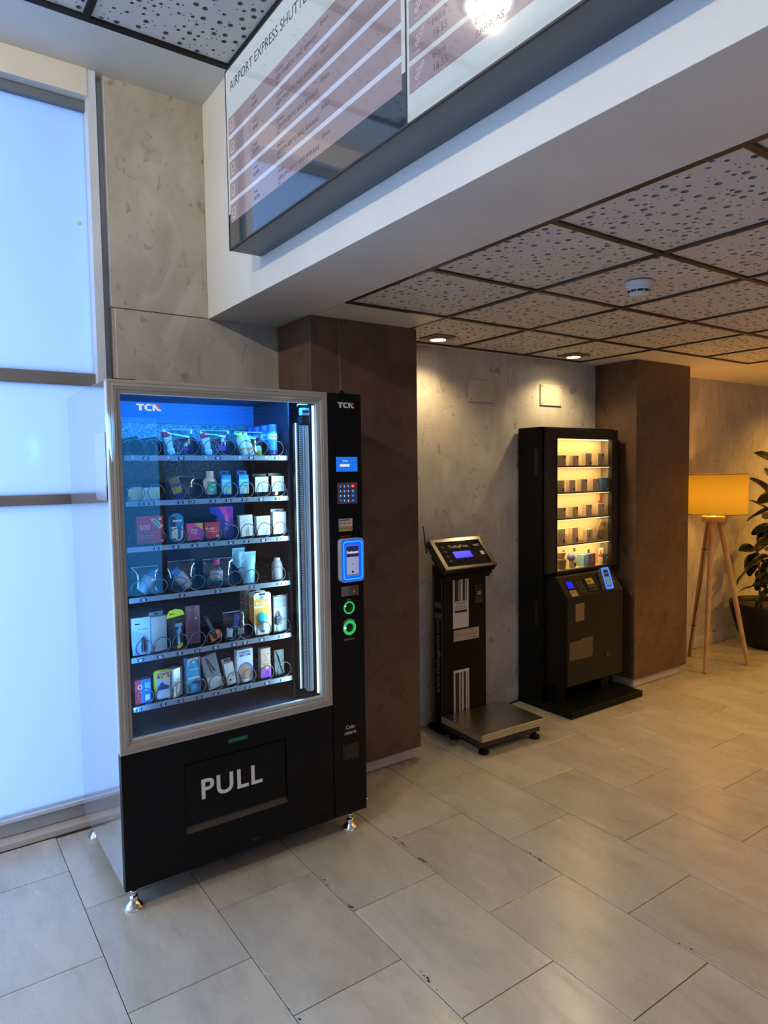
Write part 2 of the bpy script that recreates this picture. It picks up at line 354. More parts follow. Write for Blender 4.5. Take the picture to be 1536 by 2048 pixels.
# window ----------------------------------------------------------
wn = struct('window_1', MB().box(.716, .752, 3.236, 3.37, .03, ZH).box(.752, .79, 3.30, 3.37, 0, ZH, 1), [ALUW, ALU], 'tall frosted shopfront window left of the vending machine')  # pale post: room light on the frame put into its colour
MB().box(XL, .716, 3.232, 3.42, 3.245, ZH).build('lintel', PAINT, wn)
MB().box(XL, .716, 3.285, 3.345, 3.205, 3.245).build('head_rail', pr('slate_rail', (.13, .16, .20), .4), wn, bevel=.002)
for z0, z1, mm in ((1.998, 2.053, ALUD), (1.468, 1.513, ALUD), (.032, .112, ALU)):  # dark transoms: backlit shade put into the frame colour
    MB().box(XL, .716, 3.285, 3.345, z0, z1).build('transom', mm, wn, bevel=.003)
MB().box(XL, .716, 3.27, 3.285, .095, .112).build('bead', ALUW, wn, bevel=.002)
for x in (-1.12, -2.7): MB().box(x, x + .06, 3.27, 3.345, .032, 3.205).build('mullion', ALU, wn, bevel=.002)
for xa, xb in ((XL, -2.7), (-2.64, -1.12), (-1.06, .716)):
    for z0, z1 in ((.112, 1.468), (1.513, 1.998), (2.053, 3.205)):
        MB().box(xa, xb, 3.312, 3.320, z0, z1).build('pane', FROST, wn)
MB().lathe([(.011, 0), (.011, .0006)], n=20, X=frame_mat((.68, 3.311, 2.72), (1, 0, 0), (0, 0, 1))).build('sticker_dot', OFFW, wn)
struct('trim_1', MB().box(XL, .80, 3.225, 3.42, .0, .030), noise_mix('sill_stone', (.50, .46, .42), (.44, .41, .38), 8), 'low stone ledge along the foot of the window', bevel=.004)
# ceiling: beam ---------------------------------------------------
struct('trim_2', MB().box(1.240, 1.640, YB, 3.262, ZL, 3.5), PAINT, 'pale plasterboard beam where the ceiling drops', bevel=.0015)
# perforated tile mesh --------------------------------------------
def perforated(sx, sy, th, seed, cut=None):
    rnd = random.Random(seed); holes = []
    for R, nn, gap in ((.0112, 40, .040), (.0076, 56, .024), (.0038, 100, .012)):
        t = 0; k = 0
        while k < nn and t < 6000:
            t += 1; x = rnd.uniform(.022, sx - .022); y = rnd.uniform(.022, sy - .022)
            if cut and math.hypot(x - cut[0], y - cut[1]) < cut[2] + R: continue
            if all(math.hypot(x - a, y - b) > max(R + c + .006, gap * .9) for a, b, c in holes): holes.append((x, y, R)); k += 1
    bm = bmesh.new()
    def loop(pts):
        vs = [bm.verts.new((a, b, 0)) for a, b in pts]; return [bm.edges.new((vs[i], vs[(i + 1) % len(vs)])) for i in range(len(vs))], vs
    es, _ = loop([(0, 0), (sx, 0), (sx, sy), (0, sy)]); rings = []
    for x, y, r in holes:
        n = 12 if r > .01 else (10 if r > .006 else 6)
        e, vs = loop([(x + r * math.cos(2 * PI * q / n), y + r * math.sin(2 * PI * q / n)) for q in range(n)]); es += e; rings.append(vs)
    bmesh.ops.triangle_fill(bm, use_beauty=True, use_dissolve=False, edges=es, normal=(0, 0, -1))
    for vs in rings:   # hole walls
        up = [bm.verts.new((v.co.x, v.co.y, th)) for v in vs]
        for i in range(len(vs)):
            f = bm.faces.new((vs[i], vs[(i + 1) % len(vs)], up[(i + 1) % len(vs)], up[i])); f.material_index = 1
    c = [bm.verts.new(q) for q in ((0, 0, th), (sx, 0, th), (sx, sy, th), (0, sy, th))]
    me = bpy.data.meshes.new('ceiling_tile'); bm.to_mesh(me); bm.free()
    me.materials.append(CEILT); me.materials.append(HOLEW); return me
def grid_field(par, xs, ys, z, skip, mesh_list, bar, bw, barz):
    sx = abs(xs[1] - xs[0]); sy = abs(ys[1] - ys[0]); k = 0
    for i in range(len(xs) - 1):
        for j in range(len(ys) - 1):
            if skip(i, j): continue
            me = mesh_list[(i * 3 + j * 5) % len(mesh_list)]
            o = bpy.data.objects.new('ceiling_tile', me); COL.objects.link(o); o.parent = par
            o.location = (xs[i], ys[j], z)
            if (i + j) % 2:
                o.rotation_euler = (0, 0, PI); o.location = (xs[i] + sx, ys[j] + sy, z)
# low ceiling
lc = struct('ceiling', MB().box(1.64, XR, YB, 3.262, ZL + .05, 3.5), CEILD, 'lower ceiling of perforated square tiles in dark bars')
SX = .5835; SY = .5880
lxs = [1.64 + SX * i for i in range(7)]; lys = [3.198 - SY * j for j in range(12)][::-1]
PM = [perforated(SX, SY, .018, s) for s in (1, 2, 3)]
grid_field(lc, lxs, lys, ZL + .006, lambda i, j: j == len(lys) - 2 and i in (0, 4, 5), PM, BAR, .02, ZL)
border = MB().box(1.64, 2.2235, 2.61, 3.262, ZL, ZL + .05).box(2.2235, 3.974, 3.198, 3.262, ZL, ZL + .05).box(3.974, 5.141, 2.61, 3.262, ZL, ZL + .05).box(5.141, XR, YB, 3.262, ZL, ZL + .05)
border.build('plain_border', PAINT, lc)
def bars(par, xs, ys, z, m, bw, top):
    a, b = ys[0], ys[-1]
    for i, x in enumerate(xs):
        y1 = b if i in top else ys[-2]
        MB().box(x - bw / 2, x + bw / 2, a, y1, z - .003, z + .02).build('grid_bar', m, par)
    for j, y in enumerate(ys):
        if j == len(ys) - 1: x0, x1 = (xs[1], xs[4]) if len(top) < len(xs) else (xs[0], xs[-1])
        else: x0, x1 = xs[0], xs[-1]
        MB().box(x0, x1, y - bw / 2, y + bw / 2, z - .0035, z + .02).build('grid_bar', m, par)
bars(lc, lxs, lys, ZL + .001, BAR, .021, (1, 2, 3, 4))
# high ceiling
hc = struct('ceiling', MB().box(XL, 1.24, YB, 3.43, ZH + .05, 3.55), CEILD, 'higher ceiling of perforated tiles above the window side')
HSX = .585
hxs = [1.229 - HSX * i for i in range(9)][::-1]; hys = [2.885 - HSX * j for j in range(12)][::-1]
HM = [perforated(HSX, HSX, .018, s) for s in (11, 12)]
grid_field(hc, hxs, hys, ZH + .006, lambda i, j: False, HM, BARB, .03, ZH)
MB().box(XL, 1.24, 2.885, 3.43, ZH, ZH + .05).build('plain_border', PAINT, hc)
for i, x in enumerate(hxs): MB().box(x - .014, x + .014, hys[0], hys[-1], ZH - .004, ZH + .02).build('grid_bar', BARB, hc)
for j, y in enumerate(hys): MB().box(hxs[0], hxs[-1], y - .015, y + .015, ZH - .0045, ZH + .02).build('grid_bar', BARB, hc)
# downlights ------------------------------------------------------
def downlight(x, y, z, lab, r=.045, e=30, col=WARM, ang=2.4, blend=.7, group='recessed ceiling downlights', hot=LAMPF):
    t = thing('downlight', lab, 'ceiling light', (x, y, z), group)
    MB().box(x - .075, x + .075, y - .075, y + .075, z - .004, z + .004).build('mounting_plate', pr('plate_bronze', (.16, .12, .08), .5), t, bevel=.001)
    MB().lathe([(r * 1.02, -.004), (r * 1.22, -.006), (r * 1.25, -.012), (r * 1.0, -.014)], (x, y, z), 24, caps=False).build('rim', CHROME, t)
    MB().lathe([(r, -.007), (r * .98, -.011), (.001, -.013)], (x, y, z), 24, caps=False).build('lens', hot, t)
    if e: light('SPOT', 'lamp_light', (0, 0, -.03), e, col, parent=t, rot=(0, 0, 0), spot_size=ang, spot_blend=blend, shadow_soft_size=.035)
    return t
downlight(2.515, 3.03, ZL, 'glowing recessed downlight beside the brown pillar behind the vending machine', e=24)
downlight(3.69, 3.03, ZL, 'glowing recessed downlight above the black kiosk', e=22)
GLOBE = emis('opal_lamp', (1.0, .88, .62), 9)
def opal(x, y, lab, e):
    t = thing('round_ceiling_lamp', lab, 'ceiling light', (x, y, ZH), 'round lamps in the high ceiling')
    MB().lathe([(.098, .001), (.098, -.006), (.090, -.009), (.086, -.006)], (x, y, ZH), 40, caps=False).build('rim', CHROME, t)
    MB().lathe([(.087, -.005), (.001, -.007)], (x, y, ZH), 40, caps=False).build('diffuser', GLOBE, t)
    light('POINT', 'lamp_light', (0, 0, -.05), e, (1, .88, .66), parent=t, shadow_soft_size=.04)
opal(.315, 1.955, 'round ceiling lamp mirrored in the departures screen', 8)
opal(-1.5, .9, 'round ceiling lamp over the left of the lobby, nearer the viewer', 115)
opal(-1.5, 2.3, 'round ceiling lamp over the left of the lobby, nearer the window', 55)
for (x, y, e, wl) in ((7.1, 2.5, 90, 'washing the wall beyond the plant'), (5.75, .9, 125, 'in the middle of the right hand lobby'), (4.4, -.4, 75, 'close to the viewer on the right'), (3.1, -.6, 25, 'behind the viewer'), (7.2, 1.4, 90, 'farthest to the right')):
    downlight(x, y, ZL, 'warm recessed downlight ' + wl, e=e, col=ORANGE, ang=2.7)
# smoke detector ---------------------------------------------------
sx, sy = 2.479, 1.703
t = thing('smoke_detector', 'white round smoke detector on the perforated ceiling', 'smoke detector', (sx, sy, ZL))
MB().lathe([(.054, 0), (.054, -.016), (.050, -.018), (.050, -.024), (.045, -.034), (.040, -.042)], (sx, sy, ZL), 32).build('housing', pr('white_plastic', (.62, .64, .64), .35), t)
MB().lathe([(.040, -.042), (.037, -.050), (.028, -.055), (.001, -.056)], (sx, sy, ZL), 32).build('cap', MATS['white_plastic'], t)
sl = MB()
for k in range(10):
    a = 2 * PI * k / 10 + .1; d = .42 * 2 * PI / 10
    pts = []
    for aa in (a - d, a, a + d):
        for r, z in ((.0458, -.0345), (.0415, -.0425)): pts.append((sx + r * math.cos(aa), sy + r * math.sin(aa), ZL + z))
    sl.add(pts, [(0, 1, 3, 2), (2, 3, 5, 4)])
sl.build('vent_slots', BLK, t)
# blank wall plates ------------------------------------------------
for x0, x1, z0, z1, lab in ((2.945, 3.165, 2.030, 2.170, 'cream blank cover plate on the wall, nearer the vending machine'), (3.605, 3.822, 2.035, 2.180, 'cream blank cover plate on the wall above the black kiosk')):
    t = thing('cover_plate', lab, 'wall plate', (x0, 3.25, z0), 'blank cover plates high on the bay wall')
    MB().box(x0, x1, 3.241, 3.2495, z0, z1).build('plate', PLATE, t, bevel=.002)
    for a in (x0 + .015, x1 - .015):
        for b in (z0 + .014, z1 - .014): MB().lathe([(.004, 0), (.003, .0015)], n=10, X=frame_mat((a, 3.241, b), (1, 0, 0), (0, 0, 1))).build('screw', DARK, t)
# ================================================================ DISPLAY
dp = thing('departures_display', 'long dark framed airport shuttle display of two screens on the beam', 'display', (1.17, 1.45, 2.49))
DX = 1.100
MB().box(DX + .004, 1.2395, .23, 2.625, 2.487, 3.178).build('casing', pr('display_casing', (.095, .10, .11), .35, .3), dp, bevel=.002)
MB().box(DX - .002, DX + .004, .23, 2.625, 2.487, 2.4925).box(DX - .002, DX + .004, .23, 2.625, 3.1725, 3.178).box(DX - .002, DX + .004, 2.6205, 2.625, 2.4925, 3.1725).box(DX - .002, DX + .004, .23, .2345, 2.4925, 3.1725).box(DX - .002, DX + .004, 1.440, 1.445, 2.4925, 3.1725).build('bezel', BLK, dp)
SCRW = pr('screen_white', (.05, .05, .05), .06, spec=1.0, coat=1.0, emit=(.56, .66, .74), es=.78)
SCRM = pr('screen_mauve', (.05, .05, .05), .06, spec=1.0, coat=1.0, emit=(.215, .165, .205), es=1.0)
SCRL = pr('screen_line', (.05, .05, .05), .06, spec=1.0, coat=1.0, emit=(.50, .56, .76), es=.95)
SCRD = pr('screen_dark', (.012, .015, .02), .05, spec=1.0, coat=1.0, emit=(.012, .018, .03), es=1)
SCRT = pr('screen_text', (.02, .02, .02), .3, emit=(.03, .03, .04), es=.5)
SCRG = pr('screen_grey_text', (.02, .02, .02), .3, emit=(.06, .045, .055), es=.9)
SCRI = pr('screen_icon', (.05, .05, .05), .1, emit=(.50, .45, .55), es=1)
def DS(y, z): return frame_mat((DX - .0012, y, z), (0, -1, 0), (0, 0, 1))
def dquad(mb, ya, yb, za, zb, m, off=0): mb.add([(DX - off, ya, za), (DX - off, yb, za), (DX - off, yb, zb), (DX - off, ya, zb)], [(3, 2, 1, 0)] if ya > yb else [(0, 1, 2, 3)], m)
s1 = MB()
dquad(s1, 2.6205, 1.445, 2.4925, 3.1725, 3)
dquad(s1, 2.6205, 1.445, 2.626, 3.1725, 0, .0004)
dquad(s1, 2.603, 1.463, 2.588, 2.988, 2, .0006)
rows = [(2.988, 2.922), (2.906, 2.838), (2.822, 2.756), (2.740, 2.674), (2.658, 2.588)]
for a, b in rows: dquad(s1, 2.603, 1.463, b, a, 1, .0008)
s1.build('screen', [SCRW, SCRM, SCRL, SCRD], dp)
tag(MB().text('AIRPORT EXPRESS SHUTTLE', .052, DS(2.578, 3.082), 0, res=3).build('lettering', SCRT, dp), kind='stuff')
for k, (a, b) in enumerate(rows):
    z = b; tx = MB()
    tx.text('Vuelo', .016, DS(2.382, z + .041), 1); tx.text('86989', .020, DS(2.382, z + .016), 1)
    tx.text('Destino', .017, DS(2.184, z + .044), 1); tx.text('AEROPUERTO MAD BARAJAS', .0215, DS(2.184, z + .018), 1, space=1.05); tx.text('T4', .016, DS(2.184, z + .002), 1)
    tx.text('Enlace', .019, DS(1.876, z + .040), 1)
    tag(tx.build('lettering', [SCRT, SCRG], dp), kind='stuff')
for a, b in rows:
    ic = MB(); X = frame_mat((DX - .0012, 2.585, b + .012), (0, -1, 0), (0, 0, 1))
    for p in ([(0, .004), (0, .04)], [(.028, .004), (.028, .04)]): ic.box(p[0][0] - .0012, p[0][0] + .0012, .004, .04, 0, .0003, 0, X)
    ic.box(0, .028, .039, .0412, 0, .0003, 0, X).box(0, .028, .003, .0052, 0, .0003, 0, X).box(.003, .025, .018, .0196, 0, .0003, 0, X).box(.004, .009, -.002, .003, 0, .0003, 0, X).box(.019, .024, -.002, .003, 0, .0003, 0, X)
    ic.build('bus_symbol', SCRI, dp)
s2 = MB()
dquad(s2, 1.440, .2345, 2.4925, 3.1725, 0, .0002)
r2 = []
zb = 2.560
while zb < 3.0: r2.append((zb + .0675, zb)); zb += .0808
for a, b in r2: dquad(s2, 1.430, .25, b, a, 1, .0006)
s2.build('screen', [SCRW, SCRM], dp)
for k, (a, b) in enumerate(r2):
    t2 = MB(); i2 = MB()
    t2.text('Hora', .024, DS(1.336, b + .042), 1); t2.text('16:55', .026, DS(1.336, b + .011), 1)
    t2.text('Destino', .018, DS(1.185, b + .044), 1); t2.text('BARAJAS', .024, DS(1.185, b + .014), 1)
    X = frame_mat((DX - .0012, 1.404, b + .006), (0, -1, 0), (0, 0, 1))
    P = [(.001, .022), (.006, .017), (.036, .045), (.034, .052), (.026, .048), (.019, .040), (.008, .043), (.006, .041), (.013, .035), (.008, .028), (.002, .027)]
    for q in range(len(P)): i2.tube([(*P[q], .0004), (*P[(q + 1) % len(P)], .0004)], .0008, 4, 0, X)
    i2.tube([(0, .004, .0004), (.022, .004, .0004)], .0008, 4, 0, X)
    tag(t2.build('lettering', [SCRT, SCRG], dp), kind='stuff'); i2.build('plane_symbol', SCRI, dp)
# ================================================================ VENDING MACHINE
X0, X1, Y0, YBK, Z0, Z1 = .572, 1.612, 2.465, 3.17, .093, 1.927
vm = thing('vending_machine', 'tall black vending machine with lit glass front and silver side', 'vending machine', (1.09, 2.82, 0))
cab = MB().box(X0, X0 + .014, 2.503, YBK, Z0, Z1, 0).box(X1 - .014, X1, 2.503, YBK, Z0, Z1, 1).box(X0 + .014, X1 - .014, YBK - .02, YBK, Z0, Z1, 1).box(X0 + .014, X1 - .014, 2.503, YBK - .02, Z1 - .014, Z1, 1).box(X0 + .014, X1 - .014, 2.503, YBK - .02, Z0, Z0 + .03, 1)
cab.box(X0 + .014, X1 - .014, 2.503, YBK - .02, .600, .622, 2)        # floor of the lit compartment
cab.build('cabinet', [SIDE, BLACK, PANEL_IN], vm, bevel=.0015)
MB().box(X0 + .014, .600, 2.503, YBK - .02, .622, Z1 - .014).box(1.432, 1.440, 2.503, YBK - .02, .622, Z1 - .014).box(.6, 1.432, 2.503, YBK - .02, 1.900, Z1 - .014).build('inner_lining', PANEL_IN, vm)
MB().box(.6, 1.432, 2.935, 2.945, 1.50, 1.90, 0).box(.6, 1.432, 2.935, 2.945, .622, 1.50, 1).box(.6, 1.432, 2.930, 2.935, 1.812, 1.90, 2).build('back_lining', [STUCCO, PANEL_IN, pr('blue_liner', (.03, .16, .42), .5)], vm)
# wrinkled label film stuck on the side
fm = MB(); vs = []; fs = []
for i in range(9):
    for j in range(17):
        y = 2.512 + .165 * i / 8; z = 1.505 + .243 * j / 16
        vs.append((X0 - .0012 - (random.random() * .0022 if j < 5 else random.random() * .0004), y, z))
for i in range(8):
    for j in range(16): a = i * 17 + j; fs.append((a, a + 1, a + 18, a + 17))
fm.add(vs, fs, 0, True).build('side_label', noise_mix('film_label', (.72, .75, .80), (.68, .71, .76), 3, 2, .22, .7), vm)
dr = MB().box(X0 - .001, 1.4455, 2.475, 2.4995, .597, .605, 1).box(X0 - .001, 1.4455, 2.475, 2.4995, Z1 - .008, Z1, 1).box(X0 - .001, X0 + .02, 2.475, 2.4995, .605, Z1 - .008, 0).box(1.425, 1.4455, 2.475, 2.4995, .605, Z1 - .008, 1)
dr.sweep(X0 - .001, 1.4455, .597, Z1, [(0, 2.475), (0, 2.467), (.002, 2.465), (.010, 2.4645), (.012, 2.466), (.0135, 2.4645), (.022, 2.4635), (.0245, 2.466), (.026, 2.4645), (.031, 2.4655), (.035, 2.471), (.038, 2.470), (.046, 2.474), (.046, 2.4995), (.02, 2.4995)], 1)
dr.build('door_frame', [ALUW, FRAMEM], vm)
MB().box(.617, 1.401, 2.480, 2.484, .643, 1.881).build('glass_pane', VGLASS, vm)
MB().logo(FR(.672, 2.4848, 1.824), .0240).build('logo', [pr('logo_glow_white', (.8, .8, .78), .4, emit=(.85, .90, .88), es=.55), pr('logo_glow_red', (.8, .08, .03), .4, emit=(.8, .08, .03), es=.5)], vm)  # vinyl logo given a glow of its own so it reads bright
MB().box(.616, 1.4, 2.4745, 2.4795, .6425, .647).box(.616, 1.4, 2.4745, 2.4795, 1.878, 1.882).box(1.3965, 1.4005, 2.4745, 2.4795, .647, 1.878).build('glass_seal', pr('pale_seal', (.55, .70, .78), .3), vm)
# lower front
lp = MB()
lp.sweep(X0, 1.4455, .128, .5955, [(0, 2.503), (0, 2.468), (.001, 2.467), (.001, 2.467)], 0)
def plate_with_hole(mb, x0, x1, z0, z1, hx0, hx1, hz0, hz1, y0, y1, m=0):
    mb.box(x0, hx0, y0, y1, z0, z1, m).box(hx1, x1, y0, y1, z0, z1, m).box(hx0, hx1, y0, y1, z0, hz0, m).box(hx0, hx1, y0, y1, hz1, z1, m)
lp = MB(); plate_with_hole(lp, X0, 1.4455, .128, .5955, .797, 1.224, .235, .506, 2.468, 2.502)
lp.box(X0, 1.4455, 2.470, 2.502, Z0, .1265)
lp.build('lower_panel', BLACK, vm, bevel=.0012)
MB().box(.80, 1.221, 2.476, 2.482, .262, .500).build('delivery_flap', BLACK, vm, bevel=.002)
MB().add([(.797, 2.488, .262), (1.224, 2.488, .262), (1.224, 2.468, .236), (.797, 2.468, .236)], [(0, 3, 2, 1)]).box(.797, 1.224, 2.49, 2.50, .235, .506).build('flap_recess', pr('recess_brown', (.045, .037, .03), .4), vm)
MB().text('PULL', .108, FR(.858, 2.4752, .352), bold=.02, space=1.12, res=5).build('lettering', LOGOW, vm)
MB().box(.973, 1.052, 2.4672, 2.468, .546, .561).build('green_label', pr('green_print', (.008, .12, .06), .4), vm)
MB().box(1.06, 1.10, 2.466, 2.470, .1275, .1305).build('latch', DARK, vm)
# control column
cc = MB(); plate_with_hole(cc, 1.4485, X1, .128, Z1 - .001, 1.490, 1.566, 1.336, 1.396, 2.465, 2.503)
cc.box(1.4485, X1, 2.470, 2.502, Z0, .1265)
cc.build('control_column', BLACK, vm, bevel=.0015)
MB().logo(FR(1.4925, 2.4642, 1.866), .0225).build('logo', [LOGOW, LOGOR], vm)
MB().box(1.478, 1.590, 2.4625, 2.465, 1.592, 1.662).build('screen_bezel', BLACKG, vm)
sc_ = MB().box(1.481, 1.587, 2.4615, 2.4625, 1.596, 1.658).build('payment_screen', emis('screen_blue', (.01, .16, .80), 1.0, .15), vm)
MB().flat([(1.499, 0), (1.547, 0), (1.547, .011), (1.499, .011)], 0, 0, FR(0, 2.4611, 1.617)).logo(FR(1.513, 2.4611, 1.638), .0065, 1, 1).build('screen_text', [emis('screen_white_box', (.75, .85, 1), .9), emis('sw2', (.8, .9, 1), .8)], sc_)
kp = MB().box(1.4855, 1.584, 2.4600, 2.465, 1.459, 1.550).build('keypad', pr('keypad_steel', (.16, .13, .11), .35, .5), vm, bevel=.001)
keys = '123C456E789<*0#>'
KB = emis('key_blue', (.01, .07, .45), .7); KT = emis('key_text', (.25, .55, 1), 1.4); KR = emis('key_red', (.9, .02, .02), .9)
for r in range(4):
    for c in range(4):
        x = 1.4985 + c * .0195 + (.0035 if c == 3 else 0); z = 1.534 - r * .0205; hw = .0105 if c == 3 else .0063
        k = MB().flat(rrect(x - hw, x + hw, z - .0063, z + .0063, .0055), 0, 0, FR(0, 2.4594, 0))
        k.text(keys[r * 4 + c], .011, FR(x, 2.4590, z - .004), 1, bold=.03, align='CENTER')
        k.build('key', [KR if (c == 3 and r == 0) else KB, KT if not (c == 3 and r == 0) else emis('key_red_text', (1, .3, .3), 1.2)], kp)
bl = MB().box(1.490, 1.566, 2.475, 2.50, 1.336, 1.396).build('note_slot', DARK, vm)
MB().box(1.4915, 1.562, 2.4700, 2.4745, 1.341, 1.395).build('note_label', [pr('label_yellow', (.50, .40, .16), .5)], bl)
nl = MB().box(1.4915, 1.562, 2.4692, 2.47, 1.363, 1.395, 0).box(1.4915, 1.562, 2.4688, 2.4692, 1.350, 1.357, 1)
nl.text('5€ 10€ 20€', .0125, FR(1.4925, 2.4688, 1.371), 2, bold=.03).box(1.497, 1.548, 2.4686, 2.4692, 1.3868, 1.3905, 3)
nl.build('note_lettering', [OFFW, pr('ochre', (.35, .22, .03), .5), LOGOR, BLK], bl)
cr = MB().prism(rrect(1.483, 1.599, 1.124, 1.311, .018), 0, .026, 0, FR(0, 2.465, 0)).build('card_reader', pr('reader_grey', (.45, .45, .47), .4), vm, bevel=.003)
MB().prism(rrect(1.486, 1.596, 1.127, 1.308, .016), 0, .0006, 0, FR(0, 2.4388, 0)).build('glow_face', BLUEG, cr)
rg = MB(); o_ = rrect(1.4935, 1.5905, 1.135, 1.300, .014); i_ = rrect(1.4985, 1.5855, 1.140, 1.295, .010); n_ = len(o_)
rg.add([(x, y, 0) for x, y in o_] + [(x, y, 0) for x, y in i_], [(q, (q + 1) % n_, n_ + (q + 1) % n_, n_ + q) for q in range(n_)], 0, False, FR(0, 2.4378, 0)).build('light_ring', emis('ring_bright', (.03, .28, 1), 1.8), cr)
pd = MB().flat([(1.508, 1.150), (1.571, 1.150), (1.571, 1.283), (1.508, 1.283)], 0, 0, FR(0, 2.4374, 0)).flat([(1.509, 1.232), (1.570, 1.232), (1.570, 1.278), (1.509, 1.278)], 0, 1, FR(0, 2.4370, 0))
pd.flat([(1.510, 1.158), (1.569, 1.158), (1.569, 1.232), (1.510, 1.232)], 0, 2, FR(0, 2.4370, 0)).text('frekuent', .0165, FR(1.5395, 2.4366, 1.247), 3, bold=.03, align='CENTER').text('09', .010, FR(1.5395, 2.4366, 1.198), 4, align='CENTER').prism([(1.5395 + .005 * math.cos(a * PI / 6), 1.168 + .005 * math.sin(a * PI / 6)) for a in range(12)], 0, .0001, 4, FR(0, 2.4366, 0))
pd.build('display', [emis('rd_edge', (.20, .20, .42), .7), emis('rd_dark', (.03, .025, .12), .6), emis('rd_light', (.32, .36, .55), .9), emis('rd_white', (.9, .9, 1), .9), BLK], cr)
cs = MB().box(1.497, 1.583, 2.4615, 2.465, 1.061, 1.103, 0).box(1.533, 1.580, 2.4605, 2.4615, 1.064, 1.100, 1).box(1.553, 1.562, 2.4600, 2.4605, 1.072, 1.083, 2)
cs.build('coin_tray_plate', [ALUD, pr('brown_steel', (.14, .11, .08), .35, .6), CHROME], vm, bevel=.0008)
def torus(mb, c, R, r, m=0, n=32, k=8):
    pts = [(c[0] + R * math.cos(2 * PI * i / n), c[1], c[2] + R * math.sin(2 * PI * i / n)) for i in range(n + 1)]
    mb.tube(pts, r, k, m, caps=False)
g1 = MB(); torus(g1, (1.534, 2.463, 1.009), .0245, .0034); g1.build('coin_slot_ring', GREENG, vm)
MB().lathe([(.0215, 0), (.0215, .001), (.001, .0015)], n=24, X=FR(1.534, 2.4645, 1.009)).build('coin_slot', BLACKG, vm)
g2 = MB(); torus(g2, (1.534, 2.462, .922), .0300, .0026); torus(g2, (1.534, 2.462, .922), .0225, .0036)
torus(g2, (1.534, 2.462, .922), .0265, .0018); g2.build('return_button_ring', GREENG, vm)
MB().lathe([(.020, 0), (.019, .004), (.001, .005)], n=24, X=FR(1.534, 2.4645, .922)).build('return_button', BLACKG, vm)
MB().lathe([(.0055, 0), (.004, .003), (.0005, .004)], n=12, X=FR(1.510, 2.4595, .924)).build('green_lamp', GREENH, vm)
MB().lathe([(.003, 0), (.001, .002)], n=10, X=FR(1.5135, 2.4595, 1.018)).build('green_lamp', GREENH, vm)
lt = MB().text('Coin', .0115, FR(1.534, 2.4642, 1.040), align='CENTER').text('Coin Return', .0105, FR(1.534, 2.4642, .868), align='CENTER')
for q in range(9):
    a0 = PI * (.78 - .062 * q); a1 = a0 - PI * .062; R = .036
    lt.add([(1.534 + R * math.cos(a0), 2.4642, .922 + R * math.sin(a0)), (1.534 + R * math.cos(a1), 2.4642, .922 + R * math.sin(a1)), (1.534 + (R + .002) * math.cos(a1), 2.4642, .922 + (R + .002) * math.sin(a1)), (1.534 + (R + .002) * math.cos(a0), 2.4642, .922 + (R + .002) * math.sin(a0))], [(0, 1, 2, 3)])
lt.text('Coin', .0235, FR(1.530, 2.4642, .476), bold=.012, align='CENTER').text('return', .0235, FR(1.530, 2.4642, .452), bold=.012, align='CENTER')
lt.build('small_lettering', OFFW, vm)
cup = MB().box(1.490, 1.572, 2.4620, 2.465, .340, .412, 0).box(1.498, 1.560, 2.4612, 2.462, .352, .405, 1)
cup.build('coin_return_cup', [BLACKG, CHAR], vm, bevel=.002)
MB().box(1.50, 1.55, 2.4645, 2.4655, 1.318, 1.3215).build('red_status_light', emis('dim_red', (.5, .01, .01), .35), vm)
MB().box(1.6085, 1.614, 2.462, 2.466, .133, .140).build('screw', ALUW, vm)
for fx, fy in ((.610, 2.516), (1.552, 2.516), (.610, 3.12), (1.552, 3.12)):
    MB().lathe([(.036, 0), (.036, .006), (.030, .014), (.016, .030), (.0145, .034), (.0145, .046), (.0085, .046), (.0085, .060), (.014, .060), (.014, .070), (.0085, .070), (.0085, .094)], (fx, fy, 0), 24).build('levelling_foot', CHROME, vm)
an = MB().lathe([(.020, 0), (.018, .004), (.009, .016), (.005, .020)], (1.556, 2.53, Z1), 16, 0)
an.build('antenna_base', BLACK, vm)
MB().tube([(1.556, 2.53, Z1 + .018), (1.556, 2.53, Z1 + .10)], .0028, 8, rr=[.0034, .0022]).build('antenna', DARK, vm)
MB().box(.60, .68, 2.505, 2.56, Z1, Z1 + .008).build('hinge_plate', BLACK, vm, bevel=.002)
tag(MB().tube([(1.5545, 2.54, Z1 + .012), (1.560, 2.547, 1.965), (1.60, 2.615, 2.05), (1.68, 2.745, 2.19), (1.755, 2.868, 2.325), (1.770, 2.892, 2.348)], .0016, 6).build('hanging_cable', pr('cable_grey', (.10, .095, .09), .5)), 'thin grey cable running from the vending machine top up the brown pillar', 'cable')
